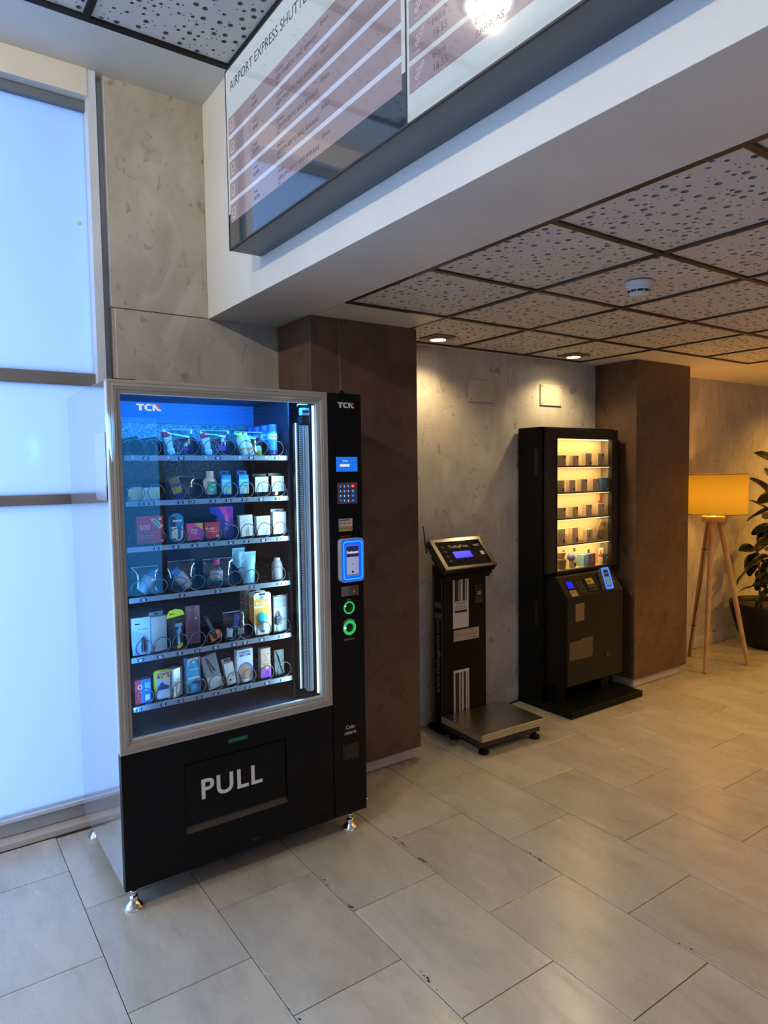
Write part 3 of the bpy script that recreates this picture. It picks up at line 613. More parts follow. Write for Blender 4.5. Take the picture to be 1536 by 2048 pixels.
# inside fittings
MB().box(1.320, 1.3345, 2.520, 2.54, .68, 1.80).build('belt_channel', DARK, vm)
bt = MB()
for q in range(150): bt.box(1.3355, 1.3475, 2.512, 2.515, .683 + q * .0074, .6872 + q * .0074)
tag(bt.build('toothed_belt', pr('belt_pale', (.62, .70, .76), .4), vm), 'pale toothed belt')
MB().box(1.3350, 1.3480, 2.515, 2.518, .68, 1.80).build('belt_backing', DARK, vm)
MB().box(1.352, 1.357, 2.508, 2.54, .665, 1.79).box(1.360, 1.372, 2.505, 2.54, .665, 1.79).box(1.3735, 1.380, 2.512, 2.54, .665, 1.79).build('lift_rail', pr('lift_aluminium', (.50, .62, .70), .35, .1), vm, bevel=.001)
MB().box(1.348, 1.384, 2.505, 2.55, 1.800, 1.828, 0).box(1.346, 1.380, 2.503, 2.53, 1.832, 1.862, 1).box(1.349, 1.377, 2.5022, 2.503, 1.843, 1.852, 0).tube([(1.327, 2.51, 1.868), (1.33, 2.508, 1.876), (1.376, 2.508, 1.876)], .0016, 6, 1).build('lift_motor', [DARK, pr('motor_grey', (.40, .52, .62), .4)], vm)
MB().box(1.388, 1.3955, 2.492, 2.498, .655, 1.872).build('led_strip', LEDW, vm)
MB().box(.625, 1.385, 2.492, 2.4985, 1.884, 1.889).build('led_strip', LEDW, vm)
MB().box(.6035, .6075, 2.492, 2.499, .70, 1.87).build('led_strip', GLOWB, vm)  # added strip hidden behind the frame, glows to tint the left side blue
light('AREA', 'cabinet_lamp', (1.326, 2.500, 1.24), 5, (.48, .80, 1.0), aim=(1.0, 2.62, 1.24), shape='RECTANGLE', size=.02, size_y=1.15)
light('AREA', 'cabinet_lamp', (1.0, 2.50, 1.880), 6, (.02, .34, 1.0), aim=(1.0, 2.85, 1.72), shape='RECTANGLE', size=.72, size_y=.02)
light('AREA', 'cabinet_lamp', (.612, 2.500, 1.25), 2.2, (.10, .42, 1.0), aim=(.95, 2.75, 1.30), shape='RECTANGLE', size=.02, size_y=1.1)  # added lamp to brighten the goods on the left
for o in COL.objects:
    if o.name.startswith('cabinet_lamp'): o.parent = vm; o.matrix_parent_inverse = parent_inv(vm)
# trays -----------------------------------------------------------
YF = 2.575
def helix(r=.0305, pitch=.085, turns=3.2, wire=.0019, hand=1):
    pts = []; n = 22
    for i in range(int(turns * n)):
        a = hand * 2 * PI * i / n - PI / 2 * 1.0; tt = i / n
        y = pitch * max(0, tt - .72) * 1.25
        pts.append((r * math.cos(a), y, r * math.sin(a)))
    return MB().tube(pts, wire, 4)
hx = {1: helix(hand=1).build('coil', COILM, link=False).data, -1: helix(hand=-1).build('coil', COILM, link=False).data}
ROWS = [
 (1.6660, [('01', .727, .82), ('03', .859, .93), ('05', 1.006, 1.08), ('07', 1.147, 1.19), ('09', 1.262, 1.262)], [(.693, -1), (.757, 1), (.838, 1), (.905, -1), (.985, 1), (1.055, -1), (1.133, 1), (1.198, -1), (1.268, 1)]),
 (1.4970, [('11', .705, 0), ('12', .740, 0), ('13', .851, 0), ('14', .894, 0), ('15', .980, 0), ('16', 1.045, 0), ('17', 1.112, 0), ('18', 1.185, 0), ('19', 1.260, 0)], [(.690, 1), (.764, -1), (.848, 1), (.915, -1), (.992, 1), (1.060, 1), (1.130, 1), (1.205, 1), (1.275, 1)]),
 (1.3270, [('21', .754, 0), ('23', .827, 0), ('24', .901, 0), ('25', .968, 0), ('26', 1.050, 0), ('27', 1.116, 0), ('28', 1.191, 0), ('29', 1.263, 0)], [(.690, 1), (.762, -1), (.840, 1), (.912, 1), (.985, 1), (1.058, 1), (1.132, 1), (1.205, 1), (1.275, 1)]),
 (1.1370, [('31', .700, 0), ('33', .845, 0), ('35', .989, 0), ('37', 1.135, 0), ('39', 1.260, 0)], [(.690, 1), (.765, -1), (.842, 1), (.912, -1), (.985, 1), (1.068, -1), (1.140, 1), (1.265, 1)]),
 (.9120, [('41', .682, 0), ('42', .754, 0), ('43', .829, 0), ('44', .898, 0), ('45', .973, 0), ('46', 1.052, 0), ('47', 1.099, 0), ('48', 1.173, 0), ('49', 1.261, 0)], [(.700, 1), (.768, 1), (.838, 1), (.907, 1), (.975, 1), (1.058, 1), (1.112, -1), (1.190, 1), (1.282, 1)]),
 (.7250, [('51', .669, 0), ('52', .760, 0), ('53', .828, 0), ('54', .900, 0), ('55', .969, 0), ('56', 1.043, 0), ('57', 1.104, 0), ('58', 1.191, 0), ('59', 1.265, 0)], [(.697, 1), (.768, 1), (.832, 1), (.903, 1), (.978, 1), (1.052, 1), (1.118, 1), (1.200, 1), (1.280, 1)])]
DIV = MB().add([(0, 0, 0), (0, .012, .052), (0, .10, .085), (0, .33, .085), (0, .33, 0), (.0012, 0, 0), (.0012, .012, .052), (.0012, .10, .085), (.0012, .33, .085), (.0012, .33, 0)],
               [(0, 1, 2, 3, 4), (9, 8, 7, 6, 5), (0, 5, 6, 1), (1, 6, 7, 2), (2, 7, 8, 3), (3, 8, 9, 4), (4, 9, 5, 0)]).build('divider', BLACK, link=False).data
for zr, slots, coils in ROWS:
    tr = MB().box(.648, 1.312, YF + .004, 2.925, zr - .012, zr - .008).build('tray', DARK, vm)
    MB().box(.648, 1.312, YF, YF + .004, zr - .0185, zr + .0005, 0).box(.648, 1.312, YF, YF + .010, zr - .0008, zr + .0008, 0).build('front_rail', RAILM, tr, bevel=.0006)
    for s, x, _ in slots:
        p = MB().box(x - .0125, x + .0125, YF - .0010, YF, zr - .0155, zr - .0035, 0)
        p.text(s, .0125, FR(x, YF - .0014, zr - .0138), 1, bold=.03, align='CENTER')
        p.build('number_plate', [NAVY, WHITE], tr)
    for s, x, d in slots:
        if d: MB().box(x - .052, x - .046, YF - .0008, YF, zr - .011, zr - .004).build('sticker_chip', WHITE, tr)
    inv = parent_inv(tr)
    for x, hand in coils:
        o = bpy.data.objects.new('coil', hx[hand]); COL.objects.link(o); o.parent = tr; o.matrix_parent_inverse = inv; o.location = (x, YF + .012, zr + .031)
    cs_ = [c[0] for c in coils]; wide = zr > 1.6 or abs(zr - 1.137) < .01
    dv = [.656] + [(a + b) / 2 for (a, _), (b, h) in zip(coils[:-1], coils[1:]) if not (h == -1)] + [1.309]
    for x in dv:
        o = bpy.data.objects.new('divider', DIV); COL.objects.link(o); o.parent = tr; o.matrix_parent_inverse = inv; o.location = (x, YF + .012, zr - .008)
    for x in (1.316,): MB().box(x, x + .004, YF + .02, 2.92, zr - .02, zr + .03).lathe([(.004, 0), (.003, .003)], n=8, X=frame_mat((x - .001, YF + .04, zr + .01), (0, -1, 0), (0, 0, 1))).build('side_runner', RAILM, tr)
MB().box(1.322, 1.328, 2.585, 2.935, .622, 1.90).build('partition', PANEL_IN, vm)
# ---------------------------------------------------------------- products
G_VM = 'goods inside the large vending machine'
def M3(c, r=.45, **k): return pr('c_%02d%02d%02d_%02d' % (int(c[0] * 99), int(c[1] * 99), int(c[2] * 99), int(r * 99)), c, r, **k)
def goods(name, lab, cat, x, y, z, group=G_VM, rot=0): return thing(name, lab, cat, (x, y, z), group, rot)
def at(t, mb): mb.X = Matrix.LocRotScale(t.location, t.rotation_euler, (1, 1, 1)); return mb
def P_box(name, lab, x0, x1, z0, h, d, face, side=None, y=2.600, prints=(), rot=0, tabh=0, cat='box', group=G_VM, bev=.0008, tilt=0):
    t = goods(name, lab, cat, (x0 + x1) / 2, y, z0, group, rot); w_ = x1 - x0
    if tilt: t.rotation_euler = (tilt[0], tilt[1], rot)
    MB_ = at(t, MB()).box(-w_ / 2, w_ / 2, 0, d, 0, h); MB_.build('carton', side or face, t, bevel=bev)
    mb = at(t, MB()); mats = [face]
    mb.flat([(-w_ / 2 + .0008, .0008), (w_ / 2 - .0008, .0008), (w_ / 2 - .0008, h - .0008), (-w_ / 2 + .0008, h - .0008)], 0, 0, FR(0, -.0003, 0))
    for p in prints:
        if p[0] == 'r':      # rect in unit coordinates
            _, a, b, c, e, m = p; mats.append(m); i = len(mats) - 1
            mb.flat([(-w_ / 2 + a * w_, c * h), (-w_ / 2 + b * w_, c * h), (-w_ / 2 + b * w_, e * h), (-w_ / 2 + a * w_, e * h)], .0003 * i, i, FR(0, -.0003, 0))
        elif p[0] == 'c':
            _, cx, cy, r, m = p; mats.append(m); i = len(mats) - 1
            mb.flat([(-w_ / 2 + cx * w_ + r * math.cos(2 * PI * q / 24), cy * h + r * math.sin(2 * PI * q / 24)) for q in range(24)], .0003 * i, i, FR(0, -.0003, 0))
        elif p[0] == 'p':
            _, poly, m = p; mats.append(m); i = len(mats) - 1
            mb.flat([(-w_ / 2 + a * w_, b * h) for a, b in poly], .0003 * i, i, FR(0, -.0003, 0))
        else:
            _, s, size, cx, cy, m = p; mats.append(m); i = len(mats) - 1
            mb.text(s, size, FR(-w_ / 2 + cx * w_, -.0003 - .0003 * i, cy * h), i, align='CENTER', bold=.015)
    mb.build('printed_front', mats, t)
    if tabh:
        q = at(t, MB()); q.prism([(-w_ / 2, h), (w_ / 2, h), (w_ / 2, h + tabh), (-w_ / 2, h + tabh)], -.0015, 0, 0, FR(0, d * .8, 0)); 
        q.prism(rrect(-.010, .010, h + tabh * .35, h + tabh * .65, .003), 0, .0004, 1, FR(0, d * .8 - .0004, 0)); q.build('hang_tab', [side or face, BLK], t)
    return t
def P_lathe(name, lab, cat, x, z, y, parts, rot=None, group=G_VM, n=24, lean=None, sx=1, parent_box=None):
    t = goods(name, lab, cat, x, y, z, group)
    X = Matrix.Identity(4)
    if lean: X = Matrix.Rotation(lean, 4, 'Y')
    for pn, prof, m in parts:
        mb = at(t, MB()); mb.lathe(prof, (0, 0, 0), n, 0, X @ Matrix.Diagonal((sx, .55 if sx != 1 else 1, 1, 1))); mb.build(pn, m, t)
    return t
def P_pouch(lab, x0, x1, z0, h, contents, y=2.612, d=.05):
    t = goods('clear_pouch', lab, 'bag', (x0 + x1) / 2, y, z0); w_ = x1 - x0
    vs = []; fs = []; nx, nz = 8, 10
    for side in (-1, 1):
        for i in range(nx + 1):
            for j in range(nz + 1):
                u, v = i / nx, j / nz
                bulge = math.sin(PI * u) ** .6 * (math.sin(PI * min(1, .12 + v * .88)) ** .6) * d / 2
                vs.append(((u - .5) * w_ * (1 - .06 * v), d / 2 + side * bulge + random.uniform(-.0022, .0022) * (0 < i < nx), v * h + (random.uniform(-.002, .002) if j in (0, nz) else 0)))
    for s_ in (0, 1):
        for i in range(nx):
            for j in range(nz):
                a = s_ * (nx + 1) * (nz + 1) + i * (nz + 1) + j; fs.append((a, a + nz + 1, a + nz + 2, a + 1) if s_ == 0 else (a, a + 1, a + nz + 2, a + nz + 1))
    at(t, MB()).add(vs, fs, 0, True).build('bag', CLEAR, t)
    at(t, MB()).box(-w_ / 2 * .95, w_ / 2 * .95, d / 2 - .0006, d / 2 + .0006, h - .004, h).build('zip_edge', pr('zip_white', (.35, .38, .40), .4), t)
    for pn, kind, args, mats in contents:
        mb = at(t, MB())
        if kind == 'lathe':
            prof, cx, cz, lean, sx = args; X = Matrix.Translation((cx, d / 2 + .001, cz)) @ Matrix.Rotation(lean, 4, 'Y') @ Matrix.Diagonal((1, sx, 1, 1))
            for k in range(len(prof)): mb.lathe(prof[k], (0, 0, 0), 18, k, X)
        elif kind == 'fn': args(mb, d)
        mb.build(pn, mats, t)
    return t
C_ = lambda r, g, b, ro=.4: M3((r, g, b), ro)
WH = C_(.78, .78, .76); RED = C_(.62, .03, .05); BLU = C_(.02, .17, .62); YEL = C_(.85, .72, .03); PINK = C_(.85, .06, .30); LBL = C_(.20, .50, .80); GRN = C_(.02, .42, .18); SILV = pr('silver_card', (.52, .53, .52), .3, .35); BLD = C_(.01, .04, .28); GRY = C_(.30, .31, .32); ORG = C_(.85, .42, .06)
MAUV = C_(.30, .12, .18); VIO = C_(.30, .06, .45); NEON = pr('neon_yellow', (.72, .95, .03), .5)
PASTE = [[(.016, 0), (.017, .018), (.012, .022)], [(.0125, .022), (.0165, .05), (.0185, .068)], [(.0185, .068), (.019, .078), (.017, .090)]]
z = 1.667
P_pouch('clear travel pouch with toothpaste and small vial, left of its twin in the top row', .806, .930, z, .103, [('toothpaste_tube', 'lathe', (PASTE, -.026, .006, -.22, .55), [WH, WH, RED]), ('vial', 'lathe', ([[(.013, 0), (.014, .03), (.013, .032)], [(.0145, .014), (.0145, .026)], [(.008, .032), (.008, .045)]], .028, .006, .1, 1), [CLEAR, VIO, WH])])
P_pouch('clear travel pouch with toothpaste and larger vial, centre of the top row', .955, 1.083, z, .103, [('toothpaste_tube', 'lathe', (PASTE, -.026, .004, -.20, .55), [WH, WH, RED]), ('vial', 'lathe', ([[(.015, 0), (.016, .045), (.012, .052)], [(.0165, .018), (.0165, .036)], [(.007, .052), (.007, .066)]], .030, .004, .05, 1), [CLEAR, VIO, WH])])
SUN = [[(.0155, 0), (.017, .004), (.017, .068), (.014, .076)], [(.0172, .022), (.0172, .032)], [(.012, .076), (.012, .094)]]
P_pouch('clear pouch with two white and gold bottles above slot plate 07', 1.100, 1.227, z, .100, [('bottle', 'lathe', (SUN, -.020, .002, -.22, 1), [WH, ORG, YEL]), ('bottle', 'lathe', (SUN, .010, .004, -.30, 1), [WH, ORG, WH]), ('small_bottle', 'lathe', ([[(.014, 0), (.015, .018)], [(.015, .018), (.015, .034), (.010, .038)], [(.007, .038), (.007, .05)]], .048, .004, -.22, 1), [YEL, WH, CLEAR])])
for k in range(4):
    yy = 2.628 + k * .078; xx = 1.268 + .002 * k; zz = z
    lab = ['blue spray can at the front above slot plate 09', 'blue spray can second from the front above slot plate 09', 'blue spray can third from the front above slot plate 09', 'rearmost blue spray can above slot plate 09'][k]
    t = P_lathe('spray_can', lab, 'can', xx, zz + .006, yy, [('body', [(.018, 0), (.0205, .004), (.0205, .088), (.019, .094), (.0195, .096)], C_(.02, .30, .78)), ('cap', [(.0195, .096), (.0195, .122), (.0175, .126)], C_(.01, .10, .42))])
    mb = at(t, MB()); mb.lathe([(.0208, .064), (.0208, .087)], n=24, m=0, caps=False); mb.lathe([(.0208, .004), (.0208, .018)], n=24, m=1, caps=False)
    for q in range(8): pass
    mb.text('NIVEA', .012, FR(-.017, -.0215, .070), 1, bold=.03)
    mb.build('label_band', [WH, BLD], t)
z = 1.498
for k, (a, b, h, lab) in enumerate(((.662, .683, .046, 'narrow white and green pack leftmost above slot plate 11'), (.683, .717, .052, 'yellow printed white pack second from left in the second row'), (.7175, .746, .048, 'yellow printed white pack third from left in the second row'), (.747, .784, .050, 'yellow printed white pack just left of the blue yellow tube'))):
    P_box('small_carton', lab, a, b, z, h, .028, WH, y=2.604 + .006 * (k % 2), prints=[('r', .1, .55, .3, .75, C_(.70, .78, .35)), ('c', .72, .62, .007, YEL), ('c', .72, .30, .007, YEL), ('r', 0, 1, 0, .14, C_(.55, .62, .70))])
P_pouch('clear pouch with blue and yellow tube above slot plates 13 and 14', .818, .936, z, .090, [('tube', 'lathe', ([[(.017, 0), (.018, .020)], [(.0182, .020), (.0225, .046)], [(.0225, .046), (.023, .058)], [(.021, .060), (.022, .082)]], -.010, .004, -.25, .5), [C_(.01, .10, .55), YEL, C_(.01, .10, .55), C_(.35, .32, .10)])])
t = P_lathe('lotion_bottle', 'white bottle with green label above slot plate 15', 'bottle', .988, z + .014, 2.622, [('body', [(.024, 0), (.0275, .004), (.0275, .056), (.022, .064), (.0155, .067)], WH), ('cap', [(.0155, .067), (.0150, .092), (.013, .094)], C_(.70, .74, .76))], sx=1.01)
mb = at(t, MB()).flat([(-.017, .010), (.017, .010), (.017, .052), (-.017, .052)], 0, 0, FR(0, -.0158, 0)).text('Chilly', .0135, FR(0, -.0162, .038), 1, align='CENTER', bold=.02).flat([(-.010, .014), (.010, .014), (.010, .024), (-.010, .024)], 0, 2, FR(0, -.0161, 0)); mb.build('green_label', [GRN, WH, C_(.15, .6, .35)], t)
at(t, MB()).box(-.02, .02, -.008, .02, -.014, 0).build('stand', BLACKG, t)
for x0, x1, lab in ((1.028, 1.068, 'blue sunscreen carton with hang tab beside the white green bottle'), (1.102, 1.144, 'blue sunscreen carton with hang tab beside the black backed cards')):
    P_box('sunscreen_carton', lab, x0, x1, z + .012, .079, .024, C_(.02, .38, .85), C_(.01, .12, .55), prints=[('r', 0, 1, .45, .80, C_(.12, .55, .90)), ('r', .15, .75, .70, .73, WH), ('r', 0, 1, .08, .38, C_(.25, .50, .60)), ('r', .55, .95, .05, .32, C_(.70, .75, .35)), ('p', [(0, .38), (.3, .42), (.6, .38), (1, .44), (1, .30), (0, .30)], C_(.45, .60, .25))], tabh=.017)
for x0, x1, h, lab, dx in ((1.175, 1.236, .064, 'black backed white card pack next to the sunscreen cartons', 0), (1.249, 1.309, .066, 'black backed white card pack at the right end of its row', .004)):
    t = P_box('card_pack', lab, x0, x1, z + .018, h, .020, C_(.70, .70, .68), DARK, y=2.606, prints=[('r', .2, .28, .05, .55, GRY), ('r', .5, .55, .05, .5, GRY), ('r', .75, .79, .1, .4, GRY)])
    at(t, MB()).box(-.033, .030, .020, .024, -.014, h + .012).build('backing', DARK, t)
    at(t, MB()).box(-.02, .02, .0, .02, -.018, 0).build('stand', BLACKG, t)
z = 1.328
P_box('flash_carton', 'red carton reading 300 above slot plate 21', .690, .790, z + .006, .106, .03, RED, C_(.35, .02, .04), prints=[('t', '300', .028, .30, .50, WH), ('p', [(.52, .86), (.66, .93), (.99, .62), (.86, .52)], WH), ('p', [(.60, .84), (.66, .87), (.90, .64), (.84, .60)], GRN), ('c', .88, .88, .006, WH), ('r', .12, .62, .28, .31, OFFW), ('r', .15, .5, .20, .22, OFFW), ('c', .93, .09, .004, WH)])
def tbk(mb, d):
    pass
t = goods('toothbrush_kit', 'blue toothbrush travel kit pouch above slot plate 23', 'toiletry kit', .841, 2.606, z + .004)
at(t, MB()).prism(rrect(-.026, .030, 0, .112, .026, 8), -.020, 0, 0, FR(0, 0, 0)).build('case', C_(.04, .30, .70, .2), t, bevel=.004)
at(t, MB()).box(-.012, .022, -.003, .0, .080, .087).box(-.018, .004, -.006, 0, .016, .060).tube([(-.004, -.006, .012), (.010, -.006, .006), (.020, -.006, .020), (.021, -.006, .062)], .003, 8).build('white_strap', WH, t)
at(t, MB()).flat(rrect(-.024, -.002, .062, .100, .004), 0, 0, FR(0, -.0012, 0)).build('dark_window', C_(.03, .06, .12), t)
P_box('pink_carton', 'pink and orange carton above slot plate 24', .880, .945, z + .008, .066, .026, PINK, C_(.50, .03, .18), prints=[('p', [(.45, 1), (1, 1), (1, .55)], ORG), ('c', .66, .45, .018, VIO), ('c', .50, .42, .010, C_(.75, .15, .6)), ('t', 'durex', .015, .40, .56, WH), ('r', .2, .62, .44, .47, WH), ('r', 0, .16, 0, .4, ORG)])
P_box('red_carton', 'crimson carton above slot plate 25', .953, 1.014, z + .010, .064, .026, C_(.60, .04, .06), C_(.35, .02, .03), prints=[('c', .62, .55, .017, C_(.75, .12, .10)), ('t', 'durex', .015, .34, .56, C_(.9, .8, .75)), ('r', .15, .6, .42, .45, WH), ('r', .75, .9, .08, .22, OFFW)], rot=-.06)
t = P_box('large_foil_pack', 'tall violet and blue foil pack above slot plate 26', 1.010, 1.080, z + .006, .128, .02, C_(.04, .03, .28), C_(.03, .03, .20), y=2.618, prints=[('p', [(.0, 1), (1, 1), (1, .35), (.2, .75)], C_(.75, .05, .42)), ('p', [(-.4, 1), (.1, 1), (.55, .62), (-.35, .80)], C_(.02, .05, .62)), ('p', [(.6, 1), (1, 1), (1, .3), (.75, .5)], C_(.30, .03, .55))])
at(t, MB()).text('durex', .026, frame_mat((.012, -.0018, .030), (0, 0, 1), (-1, 0, 0)), 0).build('lettering', C_(.35, .35, .75), t)
for x0, x1, h, lab, rz, tb in ((1.103, 1.161, .088, 'tilted white charger box above slot plate 27', -.05, 0), (1.174, 1.237, .080, 'white charger box above slot plate 28', 0, 0), (1.249, 1.311, .094, 'tall white charger box with hang slot above slot plate 29', 0, .012)):
    t = P_box('charger_box', lab, x0, x1, z + .008, h, .024, C_(.70, .71, .70), C_(.45, .46, .47), prints=[('r', .15, .72, .72, .735, GRY), ('r', .15, .6, .66, .67, GRY), ('r', .45, .5, .1, .35, OFFW)], tabh=tb, tilt=(0, rz, 0) if rz else 0)
z = 1.138
GEL = [[(.021, 0), (.023, .004), (.023, .030)], [(.023, .030), (.023, .062), (.016, .066)], [(.0165, .066), (.016, .088), (.013, .092)]]
P_pouch('clear pouch with blue capped bottle leaning right above slot plate 31', .672, .778, z, .108, [('gel_bottle', 'lathe', (GEL, -.018, .012, .62, 1), [C_(.50, .60, .72), C_(.60, .66, .74), C_(.03, .25, .70)])])
P_pouch('clear pouch with blue capped bottle leaning left above slot plate 33', .810, .922, z, .118, [('gel_bottle', 'lathe', (GEL, .024, .012, -.62, 1), [C_(.70, .70, .72), C_(.62, .66, .74), C_(.03, .25, .72)]), ('pink_band', 'lathe', ([[(.0234, .022), (.0234, .028)]], .024, .012, -.62, 1), [PINK])])
P_pouch('clear box pouch with pink capped bottle above slot plate 35', .952, 1.084, z, .114, [('micellar_bottle', 'lathe', ([[(.024, 0), (.026, .004), (.026, .066), (.018, .078), (.013, .082)], [(.0262, .020), (.0262, .028)], [(.0262, .030), (.0262, .060)], [(.014, .084), (.0145, .104), (.013, .106)]], -.008, .004, 0, .8), [CLEAR, GRN, C_(.75, .60, .68), PINK])])
def foil(lab, x, y, h, wv, sh=0):
    t = goods('wipes_pack', lab, 'pack', x, y, z)
    vs = []; fs = []
    for s_ in (-1, 1):
        for i in range(7):
            for j in range(11):
                u, v = i / 6, j / 10
                vs.append(((u - .5) * wv + sh * v, .015 + s_ * .013 * math.sin(PI * u) * math.sin(PI * min(1, v + .1)) + random.uniform(-.0015, .0015), v * h))
    for s_ in (0, 1):
        for i in range(6):
            for j in range(10): a = s_ * 77 + i * 11 + j; fs.append((a, a + 11, a + 12, a + 1) if s_ == 0 else (a, a + 1, a + 12, a + 11))
    at(t, MB()).add(vs, fs, 0, True).build('packet', [C_(.25, .55, .72, .25)], t)
    at(t, MB()).box(-wv / 2 + sh, wv / 2 + sh, .014, .016, h - .006, h).build('crimped_top', C_(.35, .65, .80), t)
foil('light blue foil pack at the front above slot plate 37', 1.138, 2.604, .132, .056, .010)
foil('light blue foil pack behind another above slot plate 37', 1.134, 2.70, .140, .056, .006)
P_lathe('flat_bottle', 'grey bottle above slot plate 39', 'bottle', 1.272, z + .004, 2.618, [('body', [(.022, 0), (.025, .004), (.023, .060), (.018, .076), (.013, .080)], C_(.34, .33, .34)), ('cap', [(.014, .080), (.013, .092)], C_(.45, .46, .47))], sx=1.0)
z = .913
t = P_box('adapter_blister', 'white blister card with small black bulb above slot plate 41', .660, .730, z, .142, .010, C_(.62, .66, .70), C_(.5, .55, .6), y=2.608, prints=[('p', [(0, .72), (.5, .60), (1, .38), (1, .0), (0, .0)], C_(.46, .50, .55)), ('r', .18, .45, .82, .85, BLK), ('r', .3, .9, .68, .70, GRY)])
at(t, MB()).lathe([(.008, 0), (.010, .018), (.006, .034), (.009, .045), (.001, .056)], (.006, -.008, .014), 14).build('bulb_adapter', DARK, t)
P_box('ivory_carton', 'plain ivory carton with hang slot above slot plate 42', .734, .792, z + .006, .134, .034, C_(.50, .49, .45), C_(.42, .41, .38), prints=[('r', .1, .6, .14, .15, GRY), ('r', .1, .5, .10, .11, GRY)], rot=.18, tabh=.014)
t = goods('razor_blister', 'black and neon yellow razor pack above slot plate 43', 'razor pack', .828, 2.604, z + .004)
prof = [(-.020, 0), (.012, -.002), (.024, .008), (.027, .05), (.034, .10), (.036, .130), (.026, .148), (0, .156), (-.026, .150), (-.036, .130), (-.030, .08), (-.030, .03)]
at(t, MB()).prism(prof, -.004, 0, 0, FR(0, 0, 0)).build('backing_card', DARK, t)
at(t, MB()).flat([(-.036, .120), (.034, .130), (.026, .148), (0, .156), (-.026, .150), (-.036, .134)], 0, 0, FR(0, -.0006, 0)).flat([(.000, .0), (.012, -.001), (.023, .008), (.024, .020), (.002, .012)], 0, 0, FR(0, -.0006, 0)).text('2+1', .012, FR(-.026, -.0012, .133), 1, bold=.02).text('BIC', .014, FR(-.008, -.006, .086), 2, bold=.02).text('x4', .022, FR(-.002, -.006, .062), 3, bold=.03).build('neon_print', [NEON, BLK, ORG, C_(.3, .7, .9)], t)
at(t, MB()).add([(-.012, -.002, .02), (.020, -.002, .02), (.024, -.002, .118), (-.018, -.002, .118), (-.006, -.018, .03), (.013, -.018, .03), (.015, -.018, .108), (-.010, -.018, .108)], [(0, 1, 5, 4), (1, 2, 6, 5), (2, 3, 7, 6), (3, 0, 4, 7), (4, 5, 6, 7)]).build('clear_shell', CLEAR, t)
at(t, MB()).tube([(.006, -.010, .02), (.004, -.011, .05), (.010, -.010, .085)], .0045, 8).box(-.006, .018, -.015, -.008, .088, .100).build('razor', C_(.35, .60, .75), t)
t = P_box('mauve_blister', 'tall mauve blister pack above slot plate 44', .868, .926, z + .010, .152, .010, C_(.34, .16, .22), C_(.30, .14, .20), y=2.612, prints=[('r', .35, .62, .93, .96, C_(.12, .04, .07)), ('r', .15, .85, .05, .60, C_(.27, .10, .16)), ('c', .70, .66, .004, WH)])
at(t, MB()).box(-.018, .014, -.014, 0, .02, .10).box(-.010, .004, -.014, 0, .10, .135).build('clear_shell', CLEAR, t, bevel=.003)
t = goods('nail_clipper', 'slanted black clipper on orange card above slot plate 45', 'clipper pack', .978, 2.604, z + .010)
R_ = Matrix.Rotation(-.42, 4, 'Y')
at(t, MB()).prism([(-.024, 0), (.022, 0), (.026, .034), (-.020, .034)], -.004, 0, 0, R_ @ FR(.014, 0, -.002)).build('orange_card', C_(.90, .22, .08), t)
at(t, MB()).prism(rrect(-.007, .010, .006, .112, .007), -.0, .007, 0, R_ @ FR(.010, -.001, 0)).prism(rrect(-.004, .006, .03, .10, .004), 0, .011, 1, R_ @ FR(.010, -.001, 0)).build('clipper', [DARK, C_(.06, .09, .14)], t)
P_pouch('crinkled clear pouch with blue sachet above slot plates 46 and 47', 1.028, 1.142, z, .112, [('blue_sachet', 'fn', lambda mb, d: mb.prism([(-.012, .035), (.010, .030), (.020, .100), (-.002, .104)], -.006, 0, 0, FR(0, d / 2, 0)), [BLD]), ('white_sheet', 'fn', lambda mb, d: mb.prism([(-.045, .010), (-.018, .006), (-.014, .040), (-.04, .048)], -.003, 0, 0, FR(0, d / 2 - .008, 0)).prism([(.008, .012), (.040, .012), (.036, .034), (.012, .038)], -.003, 0, 0, FR(0, d / 2 - .004, 0)), [C_(.75, .78, .80)])])
for k in range(4):
    lab = ['orange ear plugs card at the front above slot plate 48', 'orange ear plugs card second from the front above slot plate 48', 'orange ear plugs card third from the front above slot plate 48', 'rearmost orange ear plugs card above slot plate 48'][k]
    t = goods('ear_plug_card', lab, 'blister card', 1.193, 2.604 + .047 * k, z + .004, 'ear plug cards standing in one slot')
    at(t, MB()).prism(rrect(-.038, .040, 0, .178, .014), -.002, 0, 0, FR(0, 0, 0)).build('card', C_(.82, .80, .74), t)
    q = at(t, MB()).flat([(-.037, .040), (.02, .040), (.034, .10), (.024, .145), (-.005, .158), (-.037, .150)], 0, 0, FR(0, -.0006, 0)).text('Ear Plugs', .0155, FR(-.001, -.0012, .128), 1, align='CENTER', bold=.02)
    q.flat([(-.037, .114), (.012, .114), (.012, .121), (-.037, .121)], 0, 1, FR(0, -.0010, 0)).flat(rrect(-.009, .006, .150, .164, .002), 0, 2, FR(0, -.0010, 0)).prism(rrect(-.014, .014, .167, .174, .003), 0, .0003, 3, FR(0, -.0008, 0))
    q.build('print', [ORG, WH, C_(.15, .35, .45), BLK], t)
    if k == 0:
        at(t, MB()).lathe([(.020, 0), (.020, .010), (.016, .014), (.001, .015)], n=24, X=FR(-.004, -.001, .074)).build('blue_case', C_(.02, .50, .80, .2), t)
        at(t, MB()).lathe([(.012, 0), (.010, .03), (.001, .034)], (0, 0, 0), 16, X=FR(0, -.008, .022) @ Matrix.Rotation(-PI / 2, 4, 'X')).lathe([(.009, 0), (.001, .004)], n=14, m=1, X=FR(.0, -.004, .018)).build('plugs', [C_(.45, .70, .78), C_(.20, .15, .10)], t)
